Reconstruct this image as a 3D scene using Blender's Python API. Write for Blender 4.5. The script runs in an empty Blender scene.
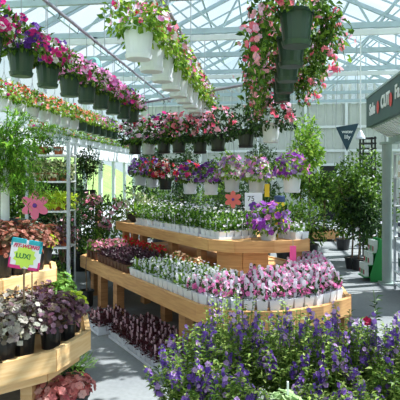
import bpy, math, random
from math import sin, cos, pi, radians, atan2, sqrt
from mathutils import Vector, Matrix

R = random.Random(7)
C = bpy.context.scene.collection
EYE, F, HOR = 1.6, 500.0, 177.0
YAW = math.atan(63 / 500)
FW = Vector((-sin(YAW), cos(YAW))); RT = Vector((cos(YAW), sin(YAW)))

def cam2w(X, Z, h=0.0):
    p = RT * X + FW * Z
    return Vector((p.x, p.y, h))
def at(px, Z, h): return cam2w((px - 200) / F * Z, Z, h)
def aty(px, py, Z): return cam2w((px - 200) / F * Z, Z, EYE - (py - HOR) * Z / F)
# bench frame: u runs along the bench towards its near rounded end, v across it away from the aisle
def B(u, v, h=0.0): return cam2w(.523 * u + .852 * v, 4.1 - .852 * u + .523 * v, h)
UANG = atan2((B(1, 0) - B(0, 0)).y, (B(1, 0) - B(0, 0)).x)
BM = Matrix.Translation(B(0, 0)) @ Matrix.Rotation(UANG, 4, 'Z')

ORD = ('first second third fourth fifth sixth seventh eighth ninth tenth eleventh twelfth thirteenth fourteenth '
       'fifteenth sixteenth seventeenth eighteenth nineteenth twentieth').split()
def nth(i):
    if i < 20: return ORD[i]
    t, o = divmod(i + 1, 10)
    tens = {2: 'twent', 3: 'thirt', 4: 'fort'}[t]
    return tens + 'ieth' if o == 0 else tens + 'y-' + ORD[o - 1]

# ------------------------------------------------------------------ materials
def lin(c):
    c /= 255.0
    return c / 12.92 if c <= .04045 else ((c + .055) / 1.055) ** 2.4
def rgb(r, g, b): return (lin(r), lin(g), lin(b), 1)

def newmat(name):
    m = bpy.data.materials.new(name); m.use_nodes = True
    nt = m.node_tree; nt.nodes.clear()
    out = nt.nodes.new('ShaderNodeOutputMaterial')
    return m, nt, out
def N(nt, t, **kw):
    n = nt.nodes.new(t)
    for k, v in kw.items():
        if k in n.inputs: n.inputs[k].default_value = v
        else: setattr(n, k, v)
    return n
def ramp(nt, stops, const=False):
    n = nt.nodes.new('ShaderNodeValToRGB'); cr = n.color_ramp
    cr.interpolation = 'CONSTANT' if const else 'LINEAR'
    while len(cr.elements) < len(stops): cr.elements.new(.5)
    for e, (p, c) in zip(cr.elements, stops): e.position = p; e.color = c
    return n
def solid(name, col, rough=.5, metal=0.0, noise=.12, scale=6.0, bump=0.0):
    m, nt, out = newmat(name)
    tc = N(nt, 'ShaderNodeTexCoord'); nz = N(nt, 'ShaderNodeTexNoise', Scale=scale, Detail=4.0)
    nt.links.new(tc.outputs['Object'], nz.inputs['Vector'])
    a = tuple(c * (1 - noise) for c in col[:3]) + (1,); b = tuple(min(1, c * (1 + noise)) for c in col[:3]) + (1,)
    r = ramp(nt, [(.3, a), (.7, b)]); nt.links.new(nz.outputs['Fac'], r.inputs['Fac'])
    p = N(nt, 'ShaderNodeBsdfPrincipled', Roughness=rough, Metallic=metal)
    nt.links.new(r.outputs['Color'], p.inputs['Base Color']); nt.links.new(p.outputs[0], out.inputs[0])
    if bump:
        bn = N(nt, 'ShaderNodeBump', Strength=bump, Distance=.01)
        nt.links.new(nz.outputs['Fac'], bn.inputs['Height']); nt.links.new(bn.outputs[0], p.inputs['Normal'])
    return m
def wood(name, c1, c2):
    m, nt, out = newmat(name)
    tc = N(nt, 'ShaderNodeTexCoord'); mp = N(nt, 'ShaderNodeMapping'); mp.inputs['Scale'].default_value = (1.2, 1.2, 14)
    nz = N(nt, 'ShaderNodeTexNoise', Scale=3.0, Detail=6.0, Distortion=.6)
    nt.links.new(tc.outputs['Object'], mp.inputs[0]); nt.links.new(mp.outputs[0], nz.inputs['Vector'])
    v = N(nt, 'ShaderNodeTexNoise', Scale=4.0, Detail=2.0); nt.links.new(tc.outputs['Object'], v.inputs['Vector'])
    r = ramp(nt, [(.3, c2), (.65, c1)]); nt.links.new(nz.outputs['Fac'], r.inputs['Fac'])
    kn = ramp(nt, [(.22, (.45, .3, .2, 1)), (.33, (1, 1, 1, 1))]); nt.links.new(v.outputs['Fac'], kn.inputs['Fac'])
    mx = N(nt, 'ShaderNodeMixRGB', blend_type='MULTIPLY'); mx.inputs[0].default_value = .7
    nt.links.new(r.outputs[0], mx.inputs[1]); nt.links.new(kn.outputs[0], mx.inputs[2])
    p = N(nt, 'ShaderNodeBsdfPrincipled', Roughness=.6)
    nt.links.new(mx.outputs[0], p.inputs['Base Color']); nt.links.new(p.outputs[0], out.inputs[0])
    return m
def petal(name, cols, transl=.35, rough=.5, const=False):
    """leaf or petal: each leaf takes one of the given colours"""
    m, nt, out = newmat(name)
    g = N(nt, 'ShaderNodeNewGeometry')
    n = len(cols)
    if const: st = [(i / n, c) for i, c in enumerate(cols)]
    else: st = [(i / max(1, n - 1), c) for i, c in enumerate(cols)]
    r = ramp(nt, st, const); nt.links.new(g.outputs['Random Per Island'], r.inputs['Fac'])
    p = N(nt, 'ShaderNodeBsdfPrincipled', Roughness=rough); p.inputs['Specular IOR Level'].default_value = .35
    t = N(nt, 'ShaderNodeBsdfTranslucent')
    nt.links.new(r.outputs[0], p.inputs['Base Color']); nt.links.new(r.outputs[0], t.inputs['Color'])
    mx = N(nt, 'ShaderNodeMixShader'); mx.inputs[0].default_value = transl
    nt.links.new(p.outputs[0], mx.inputs[1]); nt.links.new(t.outputs[0], mx.inputs[2])
    nt.links.new(mx.outputs[0], out.inputs[0])
    return m
def glazing(name, tint, haze, hazecol):
    """thin greenhouse pane: mostly see-through, a little milky, a little shiny"""
    m, nt, out = newmat(name)
    t = N(nt, 'ShaderNodeBsdfTransparent'); t.inputs[0].default_value = tint
    d = N(nt, 'ShaderNodeBsdfTranslucent'); d.inputs[0].default_value = hazecol
    tc = N(nt, 'ShaderNodeTexCoord'); nz = N(nt, 'ShaderNodeTexNoise', Scale=.9, Detail=3.0)
    nt.links.new(tc.outputs['Object'], nz.inputs['Vector'])
    mr = N(nt, 'ShaderNodeMapRange'); mr.inputs['From Min'].default_value = .35; mr.inputs['From Max'].default_value = .7
    mr.inputs['To Min'].default_value = haze * .6; mr.inputs['To Max'].default_value = haze * 1.4
    nt.links.new(nz.outputs['Fac'], mr.inputs['Value'])
    mx = N(nt, 'ShaderNodeMixShader'); nt.links.new(mr.outputs[0], mx.inputs[0])
    nt.links.new(t.outputs[0], mx.inputs[1]); nt.links.new(d.outputs[0], mx.inputs[2])
    gl = N(nt, 'ShaderNodeBsdfGlossy', Roughness=.08); m2 = N(nt, 'ShaderNodeMixShader'); m2.inputs[0].default_value = .05
    nt.links.new(mx.outputs[0], m2.inputs[1]); nt.links.new(gl.outputs[0], m2.inputs[2])
    nt.links.new(m2.outputs[0], out.inputs[0])
    return m

M = {}
M['white_plastic'] = solid('white_plastic', rgb(222, 226, 236), .4, noise=.04)
M['grey_plastic'] = solid('grey_plastic', rgb(196, 200, 208), .4, noise=.05)
M['green_plastic'] = solid('green_plastic', rgb(40, 66, 54), .35, noise=.1)
M['black_plastic'] = solid('black_plastic', rgb(26, 28, 32), .35, noise=.1)
M['dark_plastic'] = solid('dark_plastic', rgb(44, 52, 50), .35, noise=.1)
M['terracotta'] = solid('terracotta', rgb(176, 96, 62), .8)
M['brown_plastic'] = solid('brown_plastic', rgb(96, 62, 46), .6)
M['soil'] = solid('soil', rgb(50, 36, 26), .9, noise=.4, scale=60)
M['wire'] = solid('wire', rgb(150, 155, 160), .4, .6, noise=.02)
M['steel'] = solid('steel', rgb(176, 184, 192), .45, .3, noise=.06)
M['pipe'] = solid('pipe', rgb(160, 158, 172), .45, .3, noise=.1)
M['white_metal'] = solid('white_metal', rgb(222, 226, 230), .5, noise=.05)
M['truss'] = solid('truss', rgb(172, 190, 200), .5, .1, noise=.08)
M['pine'] = wood('pine', rgb(212, 164, 108), rgb(184, 132, 82))
M['pine_pale'] = wood('pine_pale', rgb(238, 202, 150), rgb(222, 176, 118))
M['pine_old'] = wood('pine_old', rgb(190, 140, 92), rgb(160, 112, 70))
M['green_sign'] = solid('green_sign', rgb(44, 78, 74), .5, noise=.12, scale=3)
M['sage'] = solid('sage', rgb(150, 170, 166), .5, noise=.06)
M['post_paint'] = solid('post_paint', rgb(140, 156, 152), .5, noise=.06)
M['navy'] = solid('navy', rgb(28, 62, 78), .6, noise=.1)
M['letter'] = solid('letter', rgb(236, 240, 240), .5, noise=.02)
M['red'] = solid('red', rgb(214, 52, 52), .5, noise=.05)
M['red_ink'] = solid('red_ink', rgb(206, 36, 96), .5, noise=.02)
M['green_ink'] = solid('green_ink', rgb(30, 120, 70), .5, noise=.02)
M['black_metal'] = solid('black_metal', rgb(28, 28, 30), .45, .3)
M['pink_board'] = solid('pink_board', rgb(226, 112, 152), .5, noise=.05)
M['coral_board'] = solid('coral_board', rgb(226, 104, 98), .5, noise=.05)
M['hot_pink'] = solid('hot_pink', rgb(250, 90, 160), .5, noise=.03)
M['yellow'] = solid('yellow', rgb(246, 210, 40), .4, noise=.03)
M['blue_lid'] = solid('blue_lid', rgb(40, 60, 110), .4)
M['card'] = solid('card', rgb(238, 236, 250), .5, noise=.02)
M['teal'] = solid('teal', rgb(40, 170, 190), .5, noise=.03)
M['magenta'] = solid('magenta', rgb(214, 40, 130), .5, noise=.03)
M['lime'] = solid('lime', rgb(200, 230, 90), .5, noise=.08)
M['purple_ink'] = solid('purple_ink', rgb(100, 40, 150), .5, noise=.1)
M['green_board'] = solid('green_board', rgb(40, 138, 66), .5, noise=.08)
M['packet'] = solid('packet', rgb(206, 216, 210), .5, noise=.1)
M['lamp_teal'] = solid('lamp_teal', rgb(120, 172, 172), .3, noise=.05)
M['dark'] = solid('dark', rgb(34, 36, 38), .8)
M['bark'] = solid('bark', rgb(104, 84, 62), .9, noise=.3, scale=20)
M['white_wrap'] = solid('white_wrap', rgb(220, 226, 228), .7, noise=.08, scale=14)
M['stem'] = solid('stem', rgb(92, 118, 52), .7)
M['ribbed'] = solid('ribbed', rgb(190, 194, 190), .6, noise=.04)
M['goods_a'] = solid('goods_a', rgb(200, 205, 215), .5); M['goods_b'] = solid('goods_b', rgb(50, 56, 84), .5)
M['goods_c'] = solid('goods_c', rgb(150, 44, 48), .5); M['goods_d'] = solid('goods_d', rgb(210, 200, 170), .6)
M['glass'] = glazing('roof_glass', (.93, .96, .98, 1), .06, (.94, .98, 1, 1))
M['wallglass'] = glazing('wall_glass', (.90, .95, .96, 1), .04, (.92, .97, 1, 1))
# leaves
L = {
 'mid': petal('leaf_mid', [rgb(36, 68, 18), rgb(76, 114, 34), rgb(130, 164, 60)], .4),
 'bright': petal('leaf_bright', [rgb(70, 112, 30), rgb(124, 166, 50), rgb(172, 200, 84)], .45),
 'deep': petal('leaf_deep', [rgb(18, 42, 18), rgb(36, 70, 26), rgb(70, 104, 40)], .25),
 'feather': petal('leaf_feather', [rgb(60, 116, 30), rgb(110, 166, 50), rgb(168, 208, 84)], .5),
 'lime': petal('leaf_lime', [rgb(170, 200, 40), rgb(204, 224, 60), rgb(226, 236, 110)], .4),
 'varieg': petal('leaf_varieg', [rgb(84, 110, 60), rgb(200, 206, 150), rgb(120, 140, 80), rgb(226, 226, 190)], .3, const=True),
 'bluegreen': petal('leaf_bluegreen', [rgb(90, 124, 116), rgb(130, 156, 140)], .25),
 'silver': petal('leaf_silver', [rgb(92, 62, 82), rgb(160, 162, 146), rgb(112, 108, 84), rgb(122, 100, 112), rgb(190, 188, 172), rgb(96, 56, 76)], .3),
 'plum': petal('leaf_plum', [rgb(62, 26, 46), rgb(104, 60, 84), rgb(160, 124, 144), rgb(70, 34, 50), rgb(116, 100, 80), rgb(90, 40, 60)], .3),
 'coral': petal('leaf_coral', [rgb(206, 112, 110), rgb(232, 164, 156), rgb(176, 84, 90), rgb(240, 196, 186)], .35),
 'bronze': petal('leaf_bronze', [rgb(92, 40, 38), rgb(156, 84, 66), rgb(70, 76, 44), rgb(204, 132, 114), rgb(110, 60, 46)], .35),
 'dark': petal('leaf_dark', [rgb(44, 20, 34), rgb(74, 38, 56), rgb(50, 44, 40)], .2),
 'maroon': petal('leaf_maroon', [rgb(56, 18, 28), rgb(96, 40, 52), rgb(66, 48, 44)], .2),
 'pale': petal('leaf_pale', [rgb(150, 180, 120), rgb(190, 210, 160)], .3),
 'grass': petal('leaf_grass', [rgb(90, 140, 50), rgb(140, 180, 80)], .35),
 'angel': petal('leaf_angel', [rgb(52, 86, 28), rgb(116, 150, 56), rgb(190, 206, 112)], .45),
}
L['up'] = petal('leaf_up', [rgb(40, 80, 22), rgb(84, 128, 36), rgb(140, 178, 66)], .4)
def fl(name, *cols): return petal('bloom_' + name, list(cols), .42, .6, True)
PK = rgb(240, 140, 212); LP = rgb(250, 196, 232); MG = rgb(220, 44, 140); WH = rgb(246, 242, 244); PU = rgb(96, 44, 150)
LV = rgb(170, 130, 206); RD = rgb(222, 48, 60); OR = rgb(238, 120, 84); SA = rgb(244, 160, 140); OC = rgb(150, 62, 180)
FLW = {
 'magenta': fl('magenta', MG, MG, PU, WH), 'purple': fl('purple', PU, MG, LV, PU, WH), 'pink': fl('pink', PK, LP, PK, LP, PK, MG),
 'palepink': fl('palepink', LP, PK, LP, LP, WH), 'orange': fl('orange', OR, SA, OR, WH, RD), 'redwhite': fl('redwhite', RD, WH, SA, MG),
 'mixed': fl('mixed', MG, WH, PK, LP, RD, WH), 'coralpink': fl('coralpink', rgb(246, 130, 150), rgb(250, 178, 194), rgb(240, 88, 128), LP),
 'violet': fl('violet', PU, LV, PU, OC), 'redpurple': fl('redpurple', RD, PU, MG, LV), 'orchid': fl('orchid', OC, LV, PK, OC),
 'lilac': fl('lilac', rgb(216, 170, 214), LV, WH, PK), 'red': fl('red', RD, rgb(200, 30, 40)), 'peach': fl('peach', rgb(250, 190, 150), OR, rgb(250, 216, 180)),
 'whitelav': fl('whitelav', WH, rgb(206, 206, 236), WH, rgb(226, 220, 240)), 'pinkwhite': fl('pinkwhite', rgb(236, 130, 188), rgb(250, 226, 240), rgb(214, 90, 160), rgb(246, 180, 216)),
 'angel': fl('angel', rgb(116, 76, 184), rgb(154, 110, 206), rgb(92, 58, 152), rgb(204, 166, 222), rgb(136, 96, 196)), 'rose': fl('rose', rgb(200, 30, 90)),
 'shrubpink': fl('shrubpink', rgb(236, 150, 176), rgb(240, 186, 200), rgb(226, 120, 150)),
}

# ------------------------------------------------------------------ mesh builder
class MB:
    def __init__(s): s.v = []; s.f = []
    def add(s, vs, fs, mtx=None):
        o = len(s.v)
        s.v += [tuple(mtx @ Vector(p)) for p in vs] if mtx else [tuple(p) for p in vs]
        s.f += [tuple(i + o for i in f) for f in fs]
        return s
    def box(s, lo, hi, mtx=None):
        x0, y0, z0 = lo; x1, y1, z1 = hi
        return s.add([(x0, y0, z0), (x1, y0, z0), (x1, y1, z0), (x0, y1, z0), (x0, y0, z1), (x1, y0, z1), (x1, y1, z1), (x0, y1, z1)],
                     [(0, 3, 2, 1), (4, 5, 6, 7), (0, 1, 5, 4), (1, 2, 6, 5), (2, 3, 7, 6), (3, 0, 4, 7)], mtx)
    def bar(s, a, b, w, h):
        """rectangular bar between two points; h is measured as near to vertical as it goes"""
        a = Vector(a); b = Vector(b); d = (b - a); ln = d.length; d.normalize()
        up = Vector((0, 0, 1)) if abs(d.z) < .95 else Vector((0, 1, 0))
        sd = d.cross(up).normalized(); u2 = sd.cross(d)
        vs = [p + sd * i * w / 2 + u2 * j * h / 2 for p in (a, b) for i, j in ((-1, -1), (1, -1), (1, 1), (-1, 1))]
        return s.add(vs, [(0, 1, 2, 3), (7, 6, 5, 4), (0, 4, 5, 1), (1, 5, 6, 2), (2, 6, 7, 3), (3, 7, 4, 0)])
    def tube(s, pts, r, n=6, cap=True):
        pts = [Vector(p) for p in pts]
        rs = r if isinstance(r, (list, tuple)) else [r] * len(pts)
        vs = []; fs = []
        for i, p in enumerate(pts):
            d = (pts[min(i + 1, len(pts) - 1)] - pts[max(i - 1, 0)]).normalized()
            up = Vector((0, 0, 1)) if abs(d.z) < .9 else Vector((1, 0, 0))
            a = d.cross(up).normalized(); b = d.cross(a)
            vs += [p + (a * cos(2 * pi * k / n) + b * sin(2 * pi * k / n)) * rs[i] for k in range(n)]
        for i in range(len(pts) - 1):
            for k in range(n): fs.append((i * n + k, i * n + (k + 1) % n, (i + 1) * n + (k + 1) % n, (i + 1) * n + k))
        if cap: fs += [tuple(range(n))[::-1], tuple(range((len(pts) - 1) * n, len(pts) * n))]
        return s.add(vs, fs)
    def lathe(s, prof, n=20, mtx=None):
        vs = []; fs = []
        for r, z in prof: vs += [(r * cos(2 * pi * k / n), r * sin(2 * pi * k / n), z) for k in range(n)]
        for i in range(len(prof) - 1):
            for k in range(n): fs.append((i * n + k, i * n + (k + 1) % n, (i + 1) * n + (k + 1) % n, (i + 1) * n + k))
        if prof[0][0] > 0: fs.append(tuple(range(n))[::-1])
        if prof[-1][0] > 0: fs.append(tuple(range((len(prof) - 1) * n, len(prof) * n)))
        return s.add(vs, fs, mtx)
    def prism(s, poly, z0, z1):
        n = len(poly)
        vs = [(p[0], p[1], z0) for p in poly] + [(p[0], p[1], z1) for p in poly]
        ar = sum(poly[i][0] * poly[(i + 1) % n][1] - poly[(i + 1) % n][0] * poly[i][1] for i in range(n))
        fs = [tuple(range(n))[::-1], tuple(range(n, 2 * n))] + [(i, (i + 1) % n, n + (i + 1) % n, n + i) for i in range(n)]
        if ar < 0: fs = [f[::-1] for f in fs]
        return s.add(vs, fs)
    def leaf(s, p, d, up, ln, w, fold=.25):
        """a pointed leaf folded along its midrib"""
        d = Vector(d).normalized(); sd = d.cross(Vector(up))
        if sd.length < 1e-3: sd = d.cross(Vector((.3, .8, .5)))
        sd.normalize(); nn = sd.cross(d); p = Vector(p); m = p + d * ln * .45
        k = nn * w * fold
        return s.add([p, m + sd * w / 2 + k, p + d * ln - nn * ln * .12, m - sd * w / 2 + k, m],
                     [(0, 4, 1), (4, 2, 1), (0, 3, 4), (4, 3, 2)])
    def disc(s, p, nrm, r, lobes=7, cup=.15, jag=.18, rng=R):
        """a round lobed leaf"""
        nrm = Vector(nrm).normalized(); a = nrm.cross(Vector((.31, .77, .55))).normalized(); b = nrm.cross(a); p = Vector(p)
        n = lobes * 2; ph = rng.random() * 6
        vs = [p - nrm * r * cup]
        for k in range(n):
            q = r * (1 if k % 2 == 0 else 1 - jag)
            vs.append(p + (a * cos(ph + 2 * pi * k / n) + b * sin(ph + 2 * pi * k / n)) * q + nrm * r * rng.uniform(-.1, .12))
        return s.add(vs, [(0, 1 + k, 1 + (k + 1) % n) for k in range(n)])
    def bloom(s, p, nrm, r, petals=5, cup=.35):
        """an open flower of broad petals round a sunk throat"""
        nrm = Vector(nrm).normalized(); a = nrm.cross(Vector((.31, .77, .55))).normalized(); b = nrm.cross(a); p = Vector(p)
        vs = [p - nrm * r * cup]; fs = []
        for k in range(petals):
            t = 2 * pi * k / petals
            for dt, q, h in ((-.5, .82, 0), (0, 1.0, .06), (.42, .88, 0)):
                ang = t + dt * 2 * pi / petals
                vs.append(p + (a * cos(ang) + b * sin(ang)) * r * q + nrm * r * h)
            i = 1 + 3 * k
            fs += [(0, i, i + 1), (0, i + 1, i + 2)]
        return s.add(vs, fs)
    def mesh(s, name, mat, smooth=False):
        me = bpy.data.meshes.new(name); me.from_pydata(s.v, [], s.f); me.update()
        me.materials.append(mat)
        if smooth:
            for p in me.polygons: p.use_smooth = True
        return me
    def build(s, name, mat, parent=None, loc=None, smooth=False):
        return link(name, s.mesh(name, mat, smooth), parent, loc)

def link(name, me, parent=None, loc=None, rz=0, sc=None):
    o = bpy.data.objects.new(name, me); C.objects.link(o)
    if parent: o.parent = parent
    if loc is not None: o.location = loc
    if rz: o.rotation_euler.z = rz
    if sc: o.scale = (sc, sc, sc) if not isinstance(sc, tuple) else sc
    if sc and name in ('foliage', 'blossoms') and o.scale.z > 1: o.location.z -= .28 * (o.scale.z - 1)
    return o
def tag(o, label, cat, group=None, kind=None):
    o['label'] = label; o['category'] = cat
    if group: o['group'] = group
    if kind: o['kind'] = kind
    return o
def thing(name, label, cat, loc, rz=0, group=None):
    o = bpy.data.objects.new(name, None); C.objects.link(o); o.empty_display_size = .1
    o.location = loc; o.rotation_euler.z = rz
    return tag(o, label, cat, group)
def struct(o): o['kind'] = 'structure'; return o
def dup(root, loc, rz, label):
    """a copy of a thing with copies of its parts and sub-parts"""
    r = root.copy(); C.objects.link(r); r.location = loc; r.rotation_euler.z = rz; r['label'] = label
    for ch in root.children:
        c = ch.copy(); C.objects.link(c); c.parent = r
        for g in ch.children:
            d = g.copy(); C.objects.link(d); d.parent = c
    return r
def rdir(rng, zmin=-1, zmax=1):
    z = rng.uniform(zmin, zmax); t = rng.uniform(0, 2 * pi); q = sqrt(max(0, 1 - z * z))
    return Vector((q * cos(t), q * sin(t), z))
def text_mesh(txt, size, depth, bold=0.0, shear=0.0):
    cu = bpy.data.curves.new('lettering', 'FONT'); cu.body = txt; cu.size = size; cu.extrude = depth; cu.offset = bold; cu.shear = shear
    cu.align_x = 'CENTER'; cu.align_y = 'CENTER'
    o = bpy.data.objects.new('lettering', cu); C.objects.link(o)
    dg = bpy.context.evaluated_depsgraph_get()
    me = bpy.data.meshes.new_from_object(o.evaluated_get(dg))
    bpy.data.objects.remove(o); return me
def lettering(txt, size, depth, mat, parent, mtx, bold=0.0, shear=0.0, name='lettering'):
    me = text_mesh(txt, size, depth, bold, shear); me.materials.clear(); me.materials.append(mat)
    me.transform(mtx)
    return link(name, me, parent)

# ------------------------------------------------------------------ plant parts
def dome_pt(rng, rx, h, drop, shell=.55):
    """point and outward direction in a mound: radius rx, height h, skirt hanging down by drop"""
    d = rdir(rng, -.75, 1)
    k = (shell + (1 - shell) * rng.random() ** .5) * (1 + .17 * sin(d.x * 6.3 + rx * 40) * cos(d.y * 5.1 + h * 30) + .1 * sin(d.z * 9 + rx * 70))
    z = d.z * (h if d.z > 0 else drop)
    return Vector((d.x * rx * k, d.y * rx * k, z * k)), d
def mound(seed, n, rx, h, drop, ln, w, mat, z0=0, name='foliage', shell=.4, stems=10):
    rng = random.Random(seed); m = MB()
    for _ in range(n):
        p, d = dome_pt(rng, rx, h, drop, shell)
        dd = (d + rdir(rng) * .8 + Vector((0, 0, .1 if d.z > 0 else -.5)))
        m.leaf(p + Vector((0, 0, z0)), dd, d + rdir(rng) * .5 + Vector((0, 0, .6)), ln * rng.uniform(.7, 1.3), w * rng.uniform(.75, 1.25))
    for _ in range(stems):
        p, d = dome_pt(rng, rx, h, drop, .7)
        b = Vector((p.x * .25, p.y * .25, 0))
        m.tube([b + Vector((0, 0, z0 - .03)), Vector((p.x * .6, p.y * .6, max(p.z, .05) * .9 + z0)), p + Vector((0, 0, z0))], .003, 4)
    return m.mesh(name, mat)
def blooms(seed, n, rx, h, drop, r, mat, z0=0, name='blossoms', zmin=-.45, petals=5):
    rng = random.Random(seed); m = MB()
    for _ in range(n):
        d = rdir(rng, zmin, 1); k = rng.uniform(.92, 1.1)
        p = Vector((d.x * rx * k, d.y * rx * k, d.z * (h if d.z > 0 else drop) * k + z0))
        m.bloom(p, d + rdir(rng) * .6, r * rng.uniform(.75, 1.2), petals)
    return m.mesh(name, mat)
def pot_mesh(rt, rb, h, mat, saucer=False, rim=.02, name='pot', n=20):
    m = MB(); t = .006
    if saucer:
        prof = [(rb * 1.02, 0), (rb * 1.12, .004), (rb * 1.2, .035), (rb * 1.12, .036), (rb * 1.04, .03)]
    else: prof = [(rb, 0)]
    prof += [(rb + (rt - rb) * .15, h * .15), (rt - .004, h - rim), (rt + .006, h - rim), (rt + .008, h), (rt - .004, h), (rt - .012, h - .03), (0, h - .032)]
    m.lathe(prof, n)
    return m.mesh(name, mat, False)
def soil_mesh(r, z):
    return MB().lathe([(r, z - .006), (r, z), (0, z + .004)], 14).mesh('soil', M['soil'])

# ------------------------------------------------------------------ the setting
XL, XR, RIDX, YB, YF = -4.8, 5.9, .4, 19.4, -1.2
EAVE, RIDGE = 4.35, 6.9
def roofz(x): return EAVE + (RIDGE - EAVE) * (1 - abs(x - RIDX) / ((RIDX - XL) if x < RIDX else (XR - RIDX)))

m, nt, out = newmat('concrete')
tc = N(nt, 'ShaderNodeTexCoord'); n1 = N(nt, 'ShaderNodeTexNoise', Scale=.8, Detail=8.0); n2 = N(nt, 'ShaderNodeTexNoise', Scale=28.0, Detail=3.0)
for q in (n1, n2): nt.links.new(tc.outputs['Object'], q.inputs['Vector'])
r1 = ramp(nt, [(.32, rgb(106, 110, 116)), (.68, rgb(146, 149, 150))]); nt.links.new(n1.outputs['Fac'], r1.inputs[0])
r2 = ramp(nt, [(.3, (.86, .86, .86, 1)), (.6, (1, 1, 1, 1))]); nt.links.new(n2.outputs['Fac'], r2.inputs[0])
mx = N(nt, 'ShaderNodeMixRGB', blend_type='MULTIPLY'); mx.inputs[0].default_value = 1
nt.links.new(r1.outputs[0], mx.inputs[1]); nt.links.new(r2.outputs[0], mx.inputs[2])
pb = N(nt, 'ShaderNodeBsdfPrincipled', Roughness=.7); nt.links.new(mx.outputs[0], pb.inputs['Base Color']); nt.links.new(pb.outputs[0], out.inputs[0])
M['concrete'] = m
fm = MB().box((XL, YF, -.1), (XR, YB, 0))
struct(fm.build('floor', M['concrete']))
# control joints sawn into the slab
M['joint'] = solid('joint', rgb(104, 106, 108), .9)
jm = MB()
for y in (2.9, 5.9, 8.9, 11.9, 14.9): jm.box((XL + .1, y - .006, 0), (XR - .1, y + .006, .0015))
for x in (-2.2, 1.0, 4.0): jm.box((x - .006, YF + .1, 0), (x + .006, YB - .1, .0015))
struct(jm.build('trim_1', M['joint']))
M['grass_ground'] = solid('grass_ground', rgb(124, 150, 78), .9, noise=.25, scale=1.5)
gb = MB()
gb.add([(-60, -30, -.12), (60, -30, -.12), (60, 80, -.12), (-60, 80, -.12)], [(0, 1, 2, 3)])
struct(gb.build('ground', M['grass_ground']))
bk = MB(); pr = [(-7.5, -.12), (-10, .5), (-14, 2.6), (-20, 4.6), (-34, 5.5)]
for i, (x, z) in enumerate(pr): bk.v += [(x, 2, z), (x + .6 * sin(i * 2), 20, z + .3), (x, 45, z)]
for i in range(len(pr) - 1):
    for j in (0, 1): bk.f.append((i * 3 + j, i * 3 + j + 1, i * 3 + j + 4, i * 3 + j + 3))
struct(bk.build('grass_bank', M['grass_ground']))

# roof glazing, one slope each side of the ridge, with its bars as parts
for k, (xa, xb) in enumerate(((XL, RIDX), (RIDX, XR))):
    za, zb = roofz(xa) + .05, roofz(xb) + .05
    g = MB().add([(xa, YF, za), (xb, YF, zb), (xb, YB, zb), (xa, YB, za), (xa, YF, za + .008), (xb, YF, zb + .008), (xb, YB, zb + .008), (xa, YB, za + .008)],
                 [(0, 3, 2, 1), (4, 5, 6, 7), (0, 1, 5, 4), (2, 3, 7, 6)])
    rf = struct(g.build('ceiling', M['glass']))
    bm_ = MB(); y = YF
    while y <= YB + .01:
        bm_.bar((xa, y, za - .025), (xb, y, zb - .025), .03, .04); y += .9
    bm_.build('glazing_bar', M['truss'], rf)
    pm = MB()
    for t in (.0, .16, .32, .48, .64, .8, .97):
        x = xa + (xb - xa) * t; z = za + (zb - za) * t - .08
        pm.bar((x, YF, z), (x, YB, z), .05, .07)
    pm.build('purlin', M['truss'], rf)
TR = [2.0, 3.8, 5.6] + [7.4 + 1.8 * k for k in range(7)]
for i, y in enumerate(TR):
    t = MB(); H = EAVE - .05
    t.bar((XL, y, H), (XR, y, H), .07, .10)
    for xa, xb in ((XL, RIDX), (RIDX, XR)):
        t.bar((xa, y, roofz(xa) - .1), (xb, y, roofz(xb) - .1), .07, .09)
    xs = [XL + 1.34 * k for k in range(1, 8)]
    prev = None
    for j, x in enumerate(xs):
        ztop = roofz(x) - .12
        if j % 2 == 0: t.bar((x, y, H), (x + 1.34 if j < 6 else XR - .2, y, roofz(min(x + 1.34, XR - .2)) - .12), .03, .035); t.bar((x, y, H), (x - 1.34 if j else XL + .2, y, roofz(max(x - 1.34, XL + .2)) - .12), .03, .035)
        else: t.bar((x, y, H), (x, y, ztop), .028, .028)
    struct(t.build('trim_%d' % (i + 2), M['truss']))
# white timber beams lying on some trusses, as in the photo
for i, y in enumerate((9.2, 12.8)):
    struct(MB().bar((XL + .2, y - .06, EAVE - .19), (XR - .2, y - .06, EAVE - .19), .05, .10).build('trim_%d' % (20 + i), M['white_metal']))
# sloping wind braces between trusses
wb = MB()
for y0, x0, x1 in ((7.4, 1.4, 3.2), (9.2, 3.6, 1.8), (11, 1.6, 3.4), (9.2, -2.5, -1.0), (7.4, -1.6, -3.2), (12.8, 3.9, 2.3)):
    wb.bar((x0, y0, EAVE), (x1, y0 + 1.8, roofz(x1) - .1), .03, .03)
struct(wb.build('trim_23', M['truss']))

# side walls: knee wall, header, posts and panes
def side_wall(name, x, s, n0):
    w = struct(MB().box((x - .05, YF, 0), (x + .05, YB, .8)).build(name, M['white_metal']))
    pm = MB(); y = YF; k = 0
    while y <= YB + .01:
        pm.box((x - .05, y - .035 - (.02 if k % 3 == 0 else 0), .8), (x + .05, y + .035 + (.02 if k % 3 == 0 else 0), EAVE)); y += 1.3; k += 1
    pm.build('post', M['white_metal'], w)
    MB().box((x - .07, YF, 2.1), (x + .07, YB, 2.6)).build('header', M['white_metal'], w)
    MB().box((x - .09, YF, EAVE - .1), (x + .09, YB, EAVE + .08)).build('gutter', M['white_metal'], w)
    MB().box((x - .05, YF, 3.2), (x + .05, YB, 3.26)).build('rail', M['white_metal'], w)
    g = struct(MB().box((x - .006, YF, .8), (x + .006, YB, 2.1)).build('window_%d' % n0, M['wallglass']))
    g = struct(MB().box((x - .006, YF, 2.6), (x + .006, YB, EAVE - .1)).build('window_%d' % (n0 + 1), M['wallglass']))
side_wall('wall_left', XL, 1, 1)
side_wall('wall_right', XR, -1, 3)
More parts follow.
